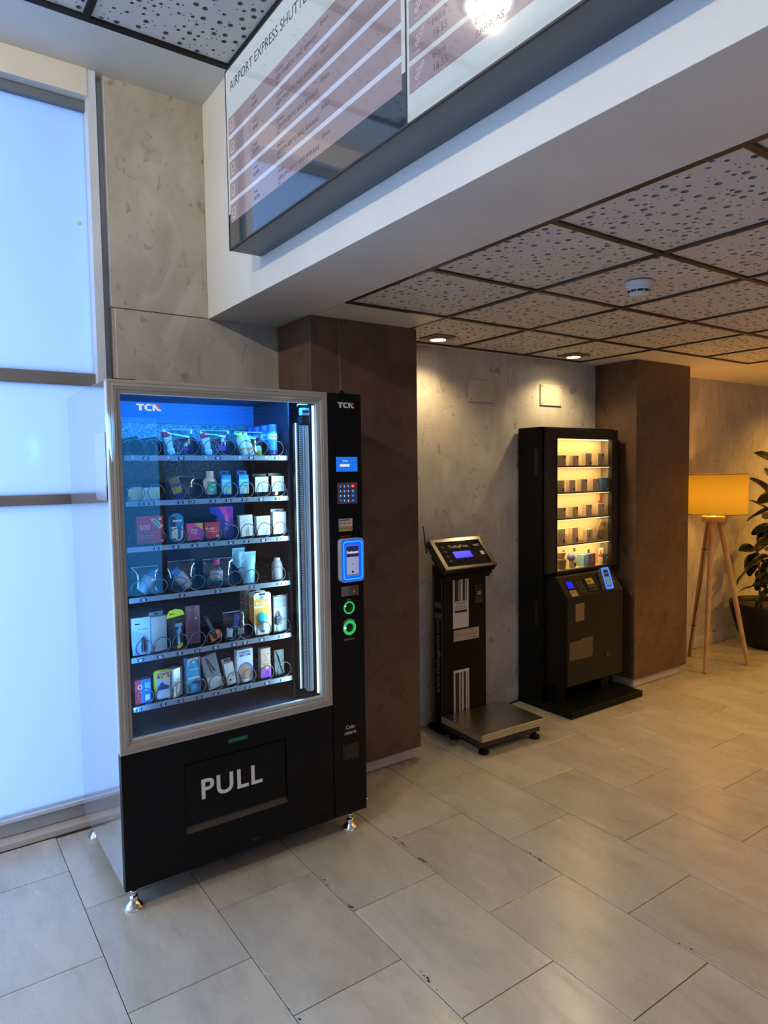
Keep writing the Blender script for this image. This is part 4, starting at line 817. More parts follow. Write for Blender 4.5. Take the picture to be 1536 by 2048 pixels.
t = P_box('padlock_blister', 'dark edged blister with small padlock above slot plate 49', 1.246, 1.308, z + .006, .150, .008, C_(.50, .52, .53), DARK, y=2.608, prints=[('r', .0, 1, .68, .98, C_(.30, .31, .33)), ('r', .1, .8, .78, .80, OFFW), ('r', .1, .7, .73, .745, OFFW)])
at(t, MB()).box(-.024, .0, -.012, 0, .030, .066).tube([(-.019, -.006, .066), (-.018, -.006, .082), (-.012, -.006, .088), (-.006, -.006, .082), (-.005, -.006, .066)], .002, 8).build('padlock', DARK, t, bevel=.001)
fr_ = at(t, MB()); fr_.sweep(-.036, .036, -.002, .156, [(0, 0), (0, -.006), (.004, -.006), (.004, 0)]); fr_.build('shell_edge', pr('clear_edge', (.05, .06, .07), .2), t)
z = .726
P_box('red_blue_carton', 'red and blue carton above slot plate 51', .662, .724, z + .002, .092, .03, BLU, C_(.4, .03, .05), prints=[('r', 0, .35, 0, 1, RED), ('c', .30, .70, .009, WH), ('c', .30, .70, .006, RED), ('r', .6, .95, .5, .85, LBL), ('r', .6, .9, .1, .35, C_(.6, .7, .8))], rot=.1)
t = goods('cleaner_blister', 'rounded yellow edged blister reading Yak above slot plate 52', 'blister pack', .767, 2.603, z + .004)
at(t, MB()).prism(rrect(-.030, .030, 0, .112, .014), -.012, 0, 0, FR(0, 0, 0)).build('shell', YEL, t, bevel=.002)
at(t, MB()).prism(rrect(-.026, .026, .004, .108, .011), 0, .001, 0, FR(0, -.0121, 0)).flat([(-.024, .084), (.024, .084), (.020, .104), (-.020, .104)], 0, 1, FR(0, -.0135, 0)).text('Yak', .024, FR(0, -.0140, .085), 2, align='CENTER', bold=.03).flat([(-.023, .050), (-.005, .070), (.004, .060), (.022, .050), (.020, .040), (-.023, .040)], 0, 3, FR(0, -.0135, 0)).flat([(-.021, .008), (.021, .008), (.021, .034), (-.021, .034)], 0, 4, FR(0, -.0135, 0)).build('print', [C_(.55, .45, .45), C_(.45, .04, .08), YEL, BLD, C_(.62, .55, .60)], t)
P_box('silver_carton', 'shiny silver carton turned corner forward above slot plate 53', .802, .852, z + .002, .112, .036, SILV, SILV, y=2.600, rot=.55)
t = P_box('blue_white_carton', 'tall blue and white carton turned slightly above slot plate 54', .866, .922, z + .002, .140, .030, WH, C_(.10, .45, .75), y=2.606, prints=[('p', [(0, .45), (1, .45), (1, .72), (.85, .90), (.5, .98), (.15, .92), (0, .75)], C_(.03, .42, .80)), ('r', 0, 1, 0, .40, C_(.03, .45, .82)), ('c', .45, .88, .006, WH), ('r', .12, .9, .66, .68, WH), ('p', [(.3, .28), (.9, .22), (1, .30), (.6, .34)], NAVY), ('c', .80, .18, .005, RED)], rot=.22)
t = P_box('cable_carton', 'grey leaning carton picturing a cable above slot plate 55', .952, 1.012, z + .004, .142, .024, C_(.28, .29, .32), C_(.33, .34, .36), y=2.604, prints=[('r', 0, 1, 0, .36, C_(.62, .62, .62)), ('r', .3, .75, .22, .25, OFFW), ('p', [(.22, .95), (.30, .95), (.72, .50), (.66, .48)], BLK), ('p', [(.20, .88), (.26, .86), (.52, .44), (.46, .44)], BLK)], tilt=(0, -.20, 0))
P_box('white_hang_box', 'white slanted box with hang hole above slot plate 56', 1.028, 1.068, z + .006, .092, .026, C_(.66, .67, .66), C_(.48, .49, .5), y=2.602, prints=[('c', .45, .22, .004, BLK), ('c', .80, .42, .003, BLK)], tilt=(0, -.14, .1), tabh=.014)
P_box('plaster_carton', 'large white plaster carton with brown disc above slot plate 57', 1.074, 1.148, z + .002, .138, .026, C_(.62, .66, .72), C_(.75, .78, .8), y=2.608, prints=[('c', .50, .34, .036, C_(.02, .12, .50)), ('c', .46, .32, .032, C_(.42, .25, .15)), ('t', 'megaplast', .014, .46, .90, C_(.15, .15, .2)), ('r', .15, .85, .80, .86, C_(.02, .10, .42)), ('t', 'Classic', .008, .5, .815, WH)], rot=.12)
P_box('portrait_carton', 'carton with a face picture and purple foot above slot plate 58', 1.180, 1.226, z + .004, .126, .024, C_(.42, .27, .21), C_(.25, .22, .24), y=2.606, prints=[('p', [(.1, .5), (.9, .45), (.95, .95), (.3, 1), (0, .9)], C_(.52, .34, .27)), ('r', .15, .42, .80, .815, BLK), ('r', .60, .85, .80, .815, BLK), ('p', [(.48, .80), (.58, .66), (.46, .66)], C_(.40, .25, .19)), ('r', .40, .66, .575, .60, C_(.45, .12, .12)), ('r', 0, 1, 0, .40, VIO), ('r', 0, 1, .38, .44, C_(.55, .45, .05)), ('c', .6, .32, .006, YEL)])
t = P_box('cable_blister', 'dark cable pack above slot plate 59', 1.244, 1.290, z + .004, .108, .014, C_(.05, .055, .06), DARK, y=2.608, prints=[('r', .55, .95, .35, .95, C_(.09, .10, .09))])
at(t, MB()).tube([(-.012, -.004, .10), (-.004, -.006, .085), (.002, -.006, .06), (.010, -.006, .03), (.018, -.005, .008)], .0035, 8).build('cable', C_(.18, .20, .20), t)
# ================================================================ BLACK KIOSK
KX0, KX1 = 3.378, 4.132
kk = thing('snack_kiosk', 'slim black vending kiosk with warm lit shelves and sloped control panel', 'vending machine', (3.75, 3.0, 0))
MB().box(3.372, 4.126, 2.775, 3.236, .0, .042).build('base_plate', pr('base_black', (.006, .009, .009), .5, spec=.12), kk, bevel=.006)
kb = MB().box(KX0, KX0 + .02, 3.028, 3.236, .042, 1.868).box(KX1 - .02, KX1, 3.028, 3.236, .042, 1.868).box(KX0 + .02, KX1 - .02, 3.20, 3.236, .042, 1.868).box(KX0 + .02, KX1 - .02, 3.028, 3.20, 1.835, 1.868).box(KX0 + .02, KX1 - .02, 3.028, 3.20, .20, .90)
kb.build('cabinet', BLACK, kk, bevel=.003)
for z0 in (1.555, .55): MB().box(KX0 - .0015, KX0, 3.058, 3.090, z0, z0 + .17).build('grip_recess', BLACKG, kk, bevel=.0006)
dd = MB().box(3.400, 3.486, 2.992, 3.028, .905, 1.858).box(4.062, KX1 - .008, 2.992, 3.028, .905, 1.858).box(3.486, 4.062, 2.992, 3.028, 1.793, 1.858)
dd.box(3.486, 4.062, 2.992, 3.028, .890, .909)
dd.build('door', CHAR, kk, bevel=.002)
MB().sweep(3.478, 4.070, .903, 1.801, [(0, 2.992), (.001, 2.989), (.008, 2.989), (.009, 2.992)]).build('door_trim', CHARL, kk)
MB().box(3.484, 4.064, 3.002, 3.005, .905, 1.797).build('glass_pane', glass('kiosk_glass', (.97, .96, .93), 1.0), kk)
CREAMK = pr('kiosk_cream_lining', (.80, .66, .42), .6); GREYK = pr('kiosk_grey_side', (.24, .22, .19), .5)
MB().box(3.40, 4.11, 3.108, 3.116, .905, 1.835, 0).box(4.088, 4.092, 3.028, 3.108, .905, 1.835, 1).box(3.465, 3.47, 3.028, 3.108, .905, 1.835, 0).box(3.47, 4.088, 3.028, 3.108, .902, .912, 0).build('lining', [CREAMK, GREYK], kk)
SHK = (1.613, 1.436, 1.262, 1.085)
for zz in SHK:
    MB().box(3.471, 4.087, 3.012, 3.106, zz - .010, zz).build('shelf', pr('shelf_brown', (.10, .075, .05), .4), kk, bevel=.001)
for zz in (1.795,) + tuple(q - .014 for q in SHK):
    s_ = MB()
    if zz > 1.7:
        for q in range(46): s_.box(3.495 + q * .012, 3.501 + q * .012, 3.012, 3.016, zz - .010, zz - .005)
    s_.box(3.49, 4.06, 3.016, 3.020, zz - .0005, zz + .001)
    s_.build('led_strip', LEDY, kk)
    l_ = light('AREA', 'shelf_lamp', (3.78, 3.030, zz - .006), 1.35 if zz > 1.7 else 1.0, (1, .64, .25), aim=(3.78, 3.075, zz - .15), shape='RECTANGLE', size=.56, size_y=.012)
    l_.parent = kk; l_.matrix_parent_inverse = parent_inv(kk)
# lower box
LX0, LX1, LY = 3.422, 3.998, 2.850
MB().add([(x, y, z_) for x in (LX0, LX1) for y, z_ in ((LY, .180), (LY, .762), (2.945, .885), (3.028, .885), (3.028, .180))],
         [(0, 1, 2, 3, 4), (9, 8, 7, 6, 5), (0, 5, 6, 1), (1, 6, 7, 2), (2, 7, 8, 3), (3, 8, 9, 4), (4, 9, 5, 0)]).build('control_housing', CHARL, kk, bevel=.004)
SL = frame_mat((0, LY, .762), (1, 0, 0), (0, .095, .123))      # slope plane: u = x, v up the slope
def sl(mb, x0, x1, v0, v1, d=.001, m=0): mb.box(x0, x1, v0, v1, 0, d, m, SL); return mb
ld = sl(MB(), 3.474, 3.536, .052, .116, .003).build('small_screen_bezel', BLACKG, kk)
sl(MB(), 3.478, 3.532, .064, .112, .004).build('screen', LCD, ld)
lb = sl(MB(), 3.474, 3.536, .006, .050, .0012); lb.text('5€ 10€', .014, SL @ Matrix.Translation((3.478, .028, .002)), 1, bold=.02).box(3.476, 3.534, .012, .022, 0, .0016, 2, SL)
lb.build('price_label', [pr('label_tan', (.34, .24, .10), .5), BLK, pr('ochre2', (.45, .30, .03), .5)], kk)
for r in range(4):
    for c in range(3):
        k_ = MB().prism(rrect(3.574 + c * .021, 3.588 + c * .021, .026 + r * .021, .040 + r * .021, .004, 3), 0, .002, 0, SL); k_.text('147*2580369#'[c * 4 + 3 - r], .009, SL @ Matrix.Translation((3.578 + c * .021, .0295 + r * .021, .0024)), 1)
        k_.build('key', [DARK, pr('key_pale', (.16, .20, .24), .5)], kk)
ns = MB(); sl(ns, 3.660, 3.742, .020, .118, .010); ns.build('note_slot', DARK, kk, bevel=.002)
n2 = MB(); n2.box(3.667, 3.735, .070, .112, .010, .0108, 0, SL).text('10€', .020, SL @ Matrix.Translation((3.672, .082, .0112)), 1, bold=.03).box(3.667, 3.735, .030, .044, .010, .0108, 2, SL).build('note_label', [pr('ochre3', (.40, .27, .04), .5), BLK, BLACKG], kk)
n3 = MB().box(3.900, 3.965, .084, .102, 0, .0006, 0, SL).box(3.905, 3.965, .060, .074, 0, .0006, 0, SL).build('faded_label', pr('faded', (.10, .065, .04), .5), kk)
# card reader stands on the slope, tilted
CRm = frame_mat((3.785, LY + .004, .775), (1, 0, 0), (.10, .155, .210)) @ Matrix.Translation((0, -.012, .018))
c2 = MB().prism(rrect(0, .088, 0, .175, .014), -.022, .012, 0, CRm).build('card_reader', pr('reader_black', (.05, .035, .035), .4), kk, bevel=.003)
o_ = rrect(.002, .086, .002, .173, .013); i_ = rrect(.017, .071, .018, .157, .008); n_ = len(o_)
MB().add([(x, y, .0128) for x, y in o_] + [(x, y, .0128) for x, y in i_], [(q, (q + 1) % n_, n_ + (q + 1) % n_, n_ + q) for q in range(n_)], 0, False, CRm).build('light_ring', BLUES, c2)
MB().flat([(.019, .02), (.069, .02), (.069, .155), (.019, .155)], .0126, 0, CRm).flat([(.023, .030), (.065, .030), (.065, .098), (.023, .098)], .0130, 1, CRm).flat([(.023, .102), (.065, .102), (.065, .150), (.023, .150)], .0130, 2, CRm).text('frekuent', .0105, CRm @ Matrix.Translation((.044, .122, .0134)), 3, align='CENTER').build('display', [emis('r2a', (.35, .10, .12), .5), emis('r2b', (.14, .26, .36), .8), emis('r2c', (.02, .02, .06), .5), emis('r2d', (.8, .8, .9), .8)], c2)
MB().box(3.500, 3.586, 2.8485, 2.850, .600, .716).build('blank_label', pr('tan_card', (.22, .14, .07), .5), kk)
# delivery door with cut outline
dl = MB().prism([(3.438, .352), (3.655, .348), (3.672, .362), (3.672, .482), (3.558, .482), (3.552, .474), (3.438, .470)], 0, .003, 0, FR(0, 2.850, 0)).build('delivery_door', pr('brown_door', (.085, .058, .035), .38), kk, bevel=.001)
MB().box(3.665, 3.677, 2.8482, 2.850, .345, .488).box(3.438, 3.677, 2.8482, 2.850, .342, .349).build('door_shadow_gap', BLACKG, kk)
MB().box(3.806, 3.862, 2.8465, 2.850, .318, .356, 0).box(3.810, 3.857, 2.8455, 2.8465, .322, .352, 1).build('coin_return', [BLACKG, CHAR], kk)
for a in (3.44, 3.90): MB().box(a, a + .08, 2.95, 3.236, .042, .18).build('pedestal', BLACK, kk)
# goods in the kiosk -----------------------------------------------
G_K = 'goods on the lit shelves of the kiosk'
KB_ = M3((.60, .52, .40), .6); KF_SHADED = M3((.42, .36, .28), .6); KBK = M3((.05, .04, .03), .5)  # carton fronts darker than sides: shade from rear light put into colour
def kbox(lab, x0, x1, z0, h, corner='tr', face=KF_SHADED, rot=.0, y=3.035, d=.034, lean=0):
    sq = {'tr': ('r', .72, .98, .72, .97, KBK), 'br': ('r', .66, .97, .06, .32, KBK), 'mid': ('r', .40, .62, .35, .68, KBK), None: ('r', .1, .9, .9, .91, KBK)}[corner]
    return P_box('cream_carton', lab, x0, x1, z0, h, d, face, KB_, y=y, prints=[sq, ('r', .2, .7, .60, .615, GRY), ('r', .2, .24, .3, .5, GRY)], group=G_K, rot=rot, tilt=(0, lean, rot) if lean else 0)
ordn = ('leftmost', 'second from left', 'third from left', 'fourth from left')
for zr, row, nm in ((1.613, [(3.545, 3.622, .070, 'tr'), (3.692, 3.755, .068, 'tr'), (3.828, 3.890, .084, 'br'), (3.960, 4.028, .084, 'tr')], 'top shelf'),
                    (1.436, [(3.547, 3.608, .080, 'br'), (3.659, 3.722, .080, 'br'), (3.783, 3.845, .084, 'tr'), (3.903, 3.968, .084, 'tr')], 'second shelf'),
                    (1.262, [(3.549, 3.622, .070, 'tr'), (3.690, 3.752, .072, 'tr'), (3.834, 3.894, .080, 'tr'), (3.962, 4.030, .080, 'tr')], 'third shelf'),
                    (1.085, [(3.551, 3.617, .104, 'br'), (3.689, 3.754, .106, 'br'), (3.846, 3.906, .084, 'mid')], 'fourth shelf')):
    for k, (a, b, h, c) in enumerate(row):
        kbox('%s cream carton on the %s of the lit kiosk' % (ordn[k], nm), a, b, zr, h, c, rot=.05 if k % 2 else -.03, lean=.03 if (nm == 'third shelf' and k == 3) else 0)
P_box('blue_carton', 'blue carton at the right of the second kiosk shelf', 3.984, 4.070, 1.436, .088, .030, C_(.05, .22, .55), C_(.05, .18, .42), y=3.018, prints=[('r', .1, .45, .72, .77, LBL), ('r', .1, .45, .52, .57, LBL), ('r', .1, .45, .30, .36, LBL), ('r', .55, 1, 0, 1, C_(.12, .10, .08)), ('r', .6, .9, .05, .2, C_(.45, .30, .05))], group=G_K, cat='box')
t = P_box('leaning_pack', 'dark flat pack leaning over on the fourth kiosk shelf', 3.955, 4.02, 1.100, .128, .014, C_(.14, .10, .07), C_(.20, .16, .10), y=3.040, prints=[('r', .1, .9, .78, .95, C_(.10, .08, .06)), ('p', [(.1, .35), (.9, .55), (.9, .74), (.1, .74)], C_(.42, .26, .06)), ('r', .3, .8, .12, .4, C_(.18, .18, .30))], group=G_K, tilt=(0, .42, 0), cat='pack')
z = .913
t = goods('wicker_basket', 'stack of two woven tubs at the left of the lowest kiosk shelf', 'tub', 3.600, 3.058, z, G_K)
at(t, MB()).lathe([(.032, 0), (.038, .060), (.040, .062), (.040, .070), (.036, .070)], n=20).build('lower_tub', C_(.30, .22, .12), t)
at(t, MB()).lathe([(.022, .070), (.034, .108), (.036, .110), (.036, .116), (.03, .116)], n=20).build('upper_tub', C_(.34, .25, .13), t)
t = goods('round_head_toy', 'bottle with round blue top on the lowest kiosk shelf', 'bottle', 3.712, 3.050, z, G_K)
at(t, MB()).lathe([(.020, 0), (.022, .01), (.018, .045), (.012, .055)], n=18, X=Matrix.Rotation(-.2, 4, 'Y')).build('body', C_(.45, .42, .38), t)
at(t, MB()).lathe([(.002, .048), (.020, .054), (.029, .070), (.029, .082), (.020, .098), (.002, .104)], n=20, X=Matrix.Rotation(-.2, 4, 'Y')).build('blue_top', C_(.12, .18, .55), t)
at(t, MB()).box(-.008, .012, -.021, -.018, .010, .036).build('dark_label', KBK, t)
for k, (x, c1, lab) in enumerate(((3.806, LBL, 'light blue thin box at the left of the red box on the lowest kiosk shelf'), (3.824, WH, 'white thin box beside the red box on the lowest kiosk shelf'))):
    P_box('thin_carton', lab, x, x + .015, z, .080, .06, c1, c1, y=3.030, group=G_K, cat='box')
P_box('red_square_carton', 'dark red and blue square box on the lowest kiosk shelf', 3.842, 3.932, z, .084, .040, BLU, C_(.05, .25, .55), y=3.024, prints=[('r', .12, 1, .06, .94, C_(.35, .05, .05)), ('c', .5, .5, .02, C_(.45, .12, .06))], group=G_K, cat='box', rot=.12)
t = goods('red_tube', 'white and red slim bottle right of the red box in the kiosk', 'bottle', 4.012, 3.045, z, G_K)
at(t, MB()).lathe([(.014, 0), (.016, .01), (.014, .055), (.008, .065)], n=16).build('body', C_(.75, .60, .45), t); at(t, MB()).lathe([(.0165, .052), (.0165, .068)], n=16).lathe([(.008, .068), (.006, .098), (.002, .10)], n=12).build('red_cap', C_(.70, .06, .04), t)
P_box('green_carton', 'green carton at the right end of the lowest kiosk shelf', 4.034, 4.082, z, .070, .030, C_(.03, .20, .13), C_(.02, .16, .10), y=3.028, prints=[('r', .3, .7, .55, .72, WH), ('r', .35, .6, .3, .42, RED)], group=G_K, cat='box')
P_lathe('white_jar', 'small white jar behind the green carton in the kiosk', 'jar', 4.060, z, 3.084, [('jar', [(.018, 0), (.020, .01), (.020, .085), (.017, .090)], WH), ('lid', [(.021, .090), (.021, .108)], C_(.85, .80, .70))], group=G_K)
for k, (x, zz, lab) in enumerate(((3.688, 1.005, 'small dark price card left of the blue topped bottle'), (3.800, 1.012, 'small dark price card hanging above the blue and red boxes'), (3.955, .990, 'small dark price card right of the red square box'))):
    t = thing('price_card', lab, 'price card', (x, 3.107, zz), 'small price cards on the kiosk back')
    MB().box(x - .012, x + .012, 3.1055, 3.1075, zz, zz + .026).build('card', M3((.22, .15, .05), .5), t); MB().box(x - .010, x + .010, 3.1048, 3.1055, zz + .004, zz + .010).box(x - .010, x + .010, 3.1048, 3.1055, zz + .014, zz + .021).build('print', KBK, t)
t = thing('red_tag', 'red hanging tag at the rear right of the kiosk', 'tag', (4.079, 3.09, 1.34), G_K); MB().box(4.066, 4.080, 3.098, 3.106, 1.345, 1.405).build('strip', C_(.65, .06, .02), t); MB().box(4.060, 4.066, 3.098, 3.106, 1.36, 1.40).build('white_edge', WH, t)
# ================================================================ LUGGAGE SCALE
AN = math.radians(-2.6)
sc = thing('luggage_scale', 'black luggage scale with steel platform, tall column and tilted blue display', 'luggage scale', (2.785, 2.88, 0), rot=AN)
def A(mb): mb.X = Matrix.LocRotScale(sc.location, sc.rotation_euler, (1, 1, 1)); return mb
A(MB()).box(-.243, .243, -.190, .184, .082, .124).build('platform', STEEL, sc, bevel=.004, seg=3)
A(MB()).box(-.225, .225, -.165, .18, .040, .082).box(-.20, .20, -.15, .17, .034, .040).build('frame', DARK, sc, bevel=.003)
for fx, fy in ((-.198, -.150), (.198, -.150), (-.198, .12), (.198, .12)):
    A(MB()).lathe([(.028, 0), (.030, .004), (.030, .016), (.024, .020), (.010, .022), (.010, .040)], (fx, fy, 0), 20).build('foot', BLACK, sc)
A(MB()).box(-.235, .13, .178, .325, .004, .034).build('rear_base', BLACK, sc, bevel=.004)
A(MB()).box(-.214, .120, .192, .300, .034, 1.02).build('column', BLACK, sc, bevel=.003)
# head: u across, v up the slope
HU = Vector((1, 0, 0)); HV = Vector((0, .171, .163))
HM_ = frame_mat((-.288, .065, 1.020), HU, HV)
hl = HV.length
hd = A(MB()).prism([(0, 0), (.392, 0), (.392, hl), (0, hl)], -.045, 0, 0, HM_)
hd.build('display_head', pr('head_black', (.012, .012, .012), .22), sc, bevel=.006)
A(MB()).prism([(.03, -.01), (.37, -.01), (.37, .17), (.03, .17)], -.09, -.045, 0, HM_).build('head_bracket', BLACK, sc)
e_ = A(MB())
for (a, b, c, d) in ((0.004, .388, hl - .026, hl - .004), (.004, .388, .004, .022), (.004, .030, .022, hl - .026), (.366, .388, .022, hl - .026)): e_.box(a, b, c, d, 0, .0012, 0, HM_)
e_.build('head_rim', pr('satin_rim', (.18, .15, .11), .25, .8), sc)
A(MB()).box(.030, .366, .022, hl - .026, 0, .001, 0, HM_).build('face_plate', pr('face_gloss', (.008, .008, .009), .035, spec=.4), sc)
A(MB()).box(.118, .250, .078, .128, .001, .003, 0, HM_).build('blue_lcd', LCD, sc)
f_ = A(MB()).text('TheBagPoint', .030, HM_ @ Matrix.Translation((.108, .158, .0016)), 0, bold=.0, space=.98)
f_.box(.322, .350, .090, .118, .001, .0014, 0, HM_)   # blank square sticker
for q in range(4):
    x_, y_ = .060, .168 - q * .036
    f_.tube([(x_, y_, .002), (x_ + .010, y_ + .010, .002), (x_ + .018, y_ - .002, .002), (x_ + .006, y_ - .006, .002), (x_, y_, .002)], .0012, 4, 0, HM_)
f_.box(.300, .345, .170, .173, .001, .0014, 0, HM_).box(.305, .345, .160, .163, .001, .0014, 0, HM_)
f_.build('face_print', pr('dim_print', (.42, .38, .32), .5), sc)
A(MB()).tube([(-.286, .255, 1.10), (-.292, .262, 1.17), (-.300, .268, 1.262)], .004, 8, rr=[.006, .005, .0028]).build('antenna', DARK, sc)
st = A(MB())
XC = FR(0, .1905, 0)
st.box(-.142, -.020, .636, .940, 0, .0006, 0, XC)
for a, b in ((-.128, -.098), (-.092, -.083), (-.066, -.048), (-.040, -.034)): st.box(a, b, .800, .945, .0006, .001, 1, XC)
st.text('TheBagPoint', .0155, XC @ Matrix.Translation((-.128, .783, .0012)), 1, bold=.01).text('FREE DOWNLOAD', .0105, XC @ Matrix.Translation((-.128, .764, .0012)), 1, bold=.02).text('YOUR TRAVEL APP', .0098, XC @ Matrix.Translation((-.128, .752, .0012)), 1, bold=.02)
st.box(-.128, -.034, .730, .745, .0006, .001, 1, XC)
st.build('upper_sticker', [pr('sticker_beige', (.62, .57, .50), .5), BLK], sc)
s3 = A(MB()).box(-.138, .060, .556, .625, 0, .0012, 0, XC).text('Madrid Airport Suites', .0190, XC @ Matrix.Translation((-.128, .585, .0016)), 1).box(-.03, .045, .567, .570, .0012, .0015, 1, XC)
s3.build('hotel_plate', [pr('plate_tan', (.42, .34, .26), .5), pr('plate_text', (.12, .09, .06), .5)], sc)
s4 = A(MB()).box(-.140, -.020, .10, .378, 0, .0006, 0, XC)
for a, b in ((-.128, -.098), (-.088, -.078), (-.064, -.046), (-.034, -.028)): s4.box(a, b, .10, .362, .0006, .001, 1, XC)
s4.build('lower_sticker', [MATS['sticker_beige'], BLK], sc)
u_ = A(MB()).box(.030, .088, .775, .890, 0, .001, 0, XC).box(.050, .075, .826, .832, .001, .003, 1, XC).box(.050, .075, .838, .843, .001, .003, 1, XC)
for a in (.036, .082):
    for b in (.782, .884): u_.lathe([(.0022, 0), (.0015, .002)], n=8, m=1, X=XC @ Matrix.Translation((a, b, .001)))
u_.build('socket_plate', [BLACKG, pr('pale_metal', (.45, .48, .42), .4)], sc)
XS = frame_mat((-.2142, 0, 0), (0, -1, 0), (0, 0, 1))     # left side face of the column
v_ = A(MB()).box(-.206, -.2035, .05, .945, 0, .0008, 0, XS).box(-.290, -.287, .05, .955, 0, .0008, 0, XS).box(-.275, -.215, .70, .735, 0, .0006, 1, XS).box(-.275, -.215, .765, .80, 0, .0006, 1, XS)
v_.text('www.thebagpoint.com', .050, frame_mat((-.2150, .233, .24), (0, 0, 1), (0, 1, 0)), 0, shear=.15)
v_.build('side_print', [pr('side_print', (.36, .34, .30), .5), pr('side_dim', (.12, .11, .10), .5)], sc)
tag(MB().tube([(3.0, 3.225, .008), (3.15, 3.19, .008), (3.28, 3.215, .008), (3.37, 3.23, .006)], .005, 6).build('power_cable', DARK), 'black power cable lying on the floor between scale and kiosk', 'cable')
# ================================================================ FLOOR LAMP
LXc, LYc = 5.219, 2.895
fl_ = thing('floor_lamp', 'wooden tripod floor lamp with glowing orange drum shade', 'floor lamp', (LXc, LYc, 0))
WOOD = noise_mix('ash_wood', (.52, .31, .11), (.42, .24, .08), 6, 6, .45, stretch=(8, 8, 1))
SHD = bpy.data.materials.new('linen_shade'); SHD.use_nodes = True
n, l = N(SHD); n.clear()
oo = n.new('ShaderNodeOutputMaterial'); df = n.new('ShaderNodeBsdfDiffuse'); tl = n.new('ShaderNodeBsdfTranslucent'); mx = n.new('ShaderNodeMixShader')
wv = n.new('ShaderNodeTexNoise'); wv.inputs['Scale'].default_value = 90; tc = n.new('ShaderNodeTexCoord'); mpp = n.new('ShaderNodeMapping'); mpp.inputs['Scale'].default_value = (1, 1, 4); l.new(tc.outputs['Object'], mpp.inputs[0]); l.new(mpp.outputs[0], wv.inputs[0])
cr_ = n.new('ShaderNodeMix'); cr_.data_type = 'RGBA'; cr_.inputs[6].default_value = (.31, .25, .045, 1); cr_.inputs[7].default_value = (.43, .35, .065, 1); l.new(wv.outputs['Fac'], cr_.inputs[0])
l.new(cr_.outputs[2], df.inputs[0]); l.new(cr_.outputs[2], tl.inputs[0]); mx.inputs[0].default_value = .36; l.new(df.outputs[0], mx.inputs[1]); l.new(tl.outputs[0], mx.inputs[2]); l.new(mx.outputs[0], oo.inputs[0])
RS = .242
MB().lathe([(RS, 1.222), (RS, 1.532)], (LXc, LYc, 0), 48, caps=False).build('shade', SHD, fl_)
rm = MB()
for zz in (1.222, 1.532): rm.tube([(LXc + RS * math.cos(2 * PI * i / 48), LYc + RS * math.sin(2 * PI * i / 48), zz) for i in range(49)], .0028, 6, caps=False)
for a in (0, 2.1, 4.2): rm.tube([(LXc, LYc, 1.250), (LXc + RS * math.cos(a), LYc + RS * math.sin(a), 1.224)], .002, 6)
rm.build('shade_hoop', pr('shade_trim', (.20, .10, .03), .5), fl_)
MB().lathe([(.085, 0), (.088, .004), (.088, .042), (.082, .046)], (LXc, LYc, 1.155), 32).build('hub', WOOD, fl_)
MB().lathe([(.018, 0), (.018, .06), (.03, .10), (.032, .16), (.018, .19), (.001, .195)], (LXc, LYc, 1.20), 20).build('bulb', emis('bulb', (1, .62, .25), 6), fl_)
lg = light('POINT', 'bulb_light', (LXc, LYc, 1.36), 27, (1.0, .42, .06), shadow_soft_size=.05); lg.parent = fl_; lg.matrix_parent_inverse = parent_inv(fl_)
for (bx, by) in ((4.965, 2.800), (5.445, 2.715), (5.320, 3.140)):
    d = Vector((bx - LXc, by - LYc)).normalized() * .052
    MB().tube([(LXc + d.x, LYc + d.y, 1.158), (bx, by, .002)], .018, 14, rr=[.0235, .0150]).build('leg', WOOD, fl_)
bx, by = 5.320, 3.140; d = Vector((bx - LXc, by - LYc)).normalized() * .052
cpts = []
for k in range(13):
    f = k / 12; zz = 1.20 - f * 1.19; q = (1.158 - zz) / 1.158; q = max(0, q)
    cpts.append((LXc + d.x + (bx - LXc - d.x) * q - .024 - .010 * math.sin(9 * f) + (.03 if k == 0 else 0), LYc + d.y + (by - LYc - d.y) * q - .014, zz))
MB().tube(cpts, .003, 6).build('cord', DARK, fl_)
for q in (.20, .76):
    c = Vector((LXc + d.x + (bx - LXc - d.x) * q, LYc + d.y + (by - LYc - d.y) * q, 1.158 * (1 - q)))
    MB().lathe([(.026 - .006 * q, -.003), (.026 - .006 * q, .003)], tuple(c), 14).build('cord_tie', DARK, fl_)
# ================================================================ RUBBER PLANT
PX, PY = 6.17, 2.885
pt = thing('rubber_plant', 'tall variegated rubber plant in a black round pot beside the lamp', 'plant', (PX, PY, 0))
MB().lathe([(.17, 0), (.20, .01), (.265, .12), (.315, .28), (.335, .385), (.330, .395), (.315, .390), (.300, .34)], (PX, PY, 0), 40, caps=False).lathe([(.17, 0), (.001, .002)], (PX, PY, 0), 40, caps=False).build('pot', pr('black_pot', (.008, .008, .009), .45, spec=.2), pt)
MB().lathe([(.303, .345), (.001, .350)], (PX, PY, 0), 32, caps=False).build('soil', noise_mix('soil', (.05, .03, .02), (.02, .015, .01), 40), pt)
LEAF = bpy.data.materials.new('variegated_leaf'); LEAF.use_nodes = True
n, l = N(LEAF); b = n['Principled BSDF']; b.inputs['Roughness'].default_value = .28
tc = n.new('ShaderNodeTexCoord'); sp = n.new('ShaderNodeSeparateXYZ'); l.new(tc.outputs['Generated'], sp.inputs[0])
s_ = n.new('ShaderNodeMath'); s_.operation = 'SUBTRACT'; s_.inputs[1].default_value = .5; l.new(sp.outputs[0], s_.inputs[0]); ab = n.new('ShaderNodeMath'); ab.operation = 'ABSOLUTE'; l.new(s_.outputs[0], ab.inputs[0])
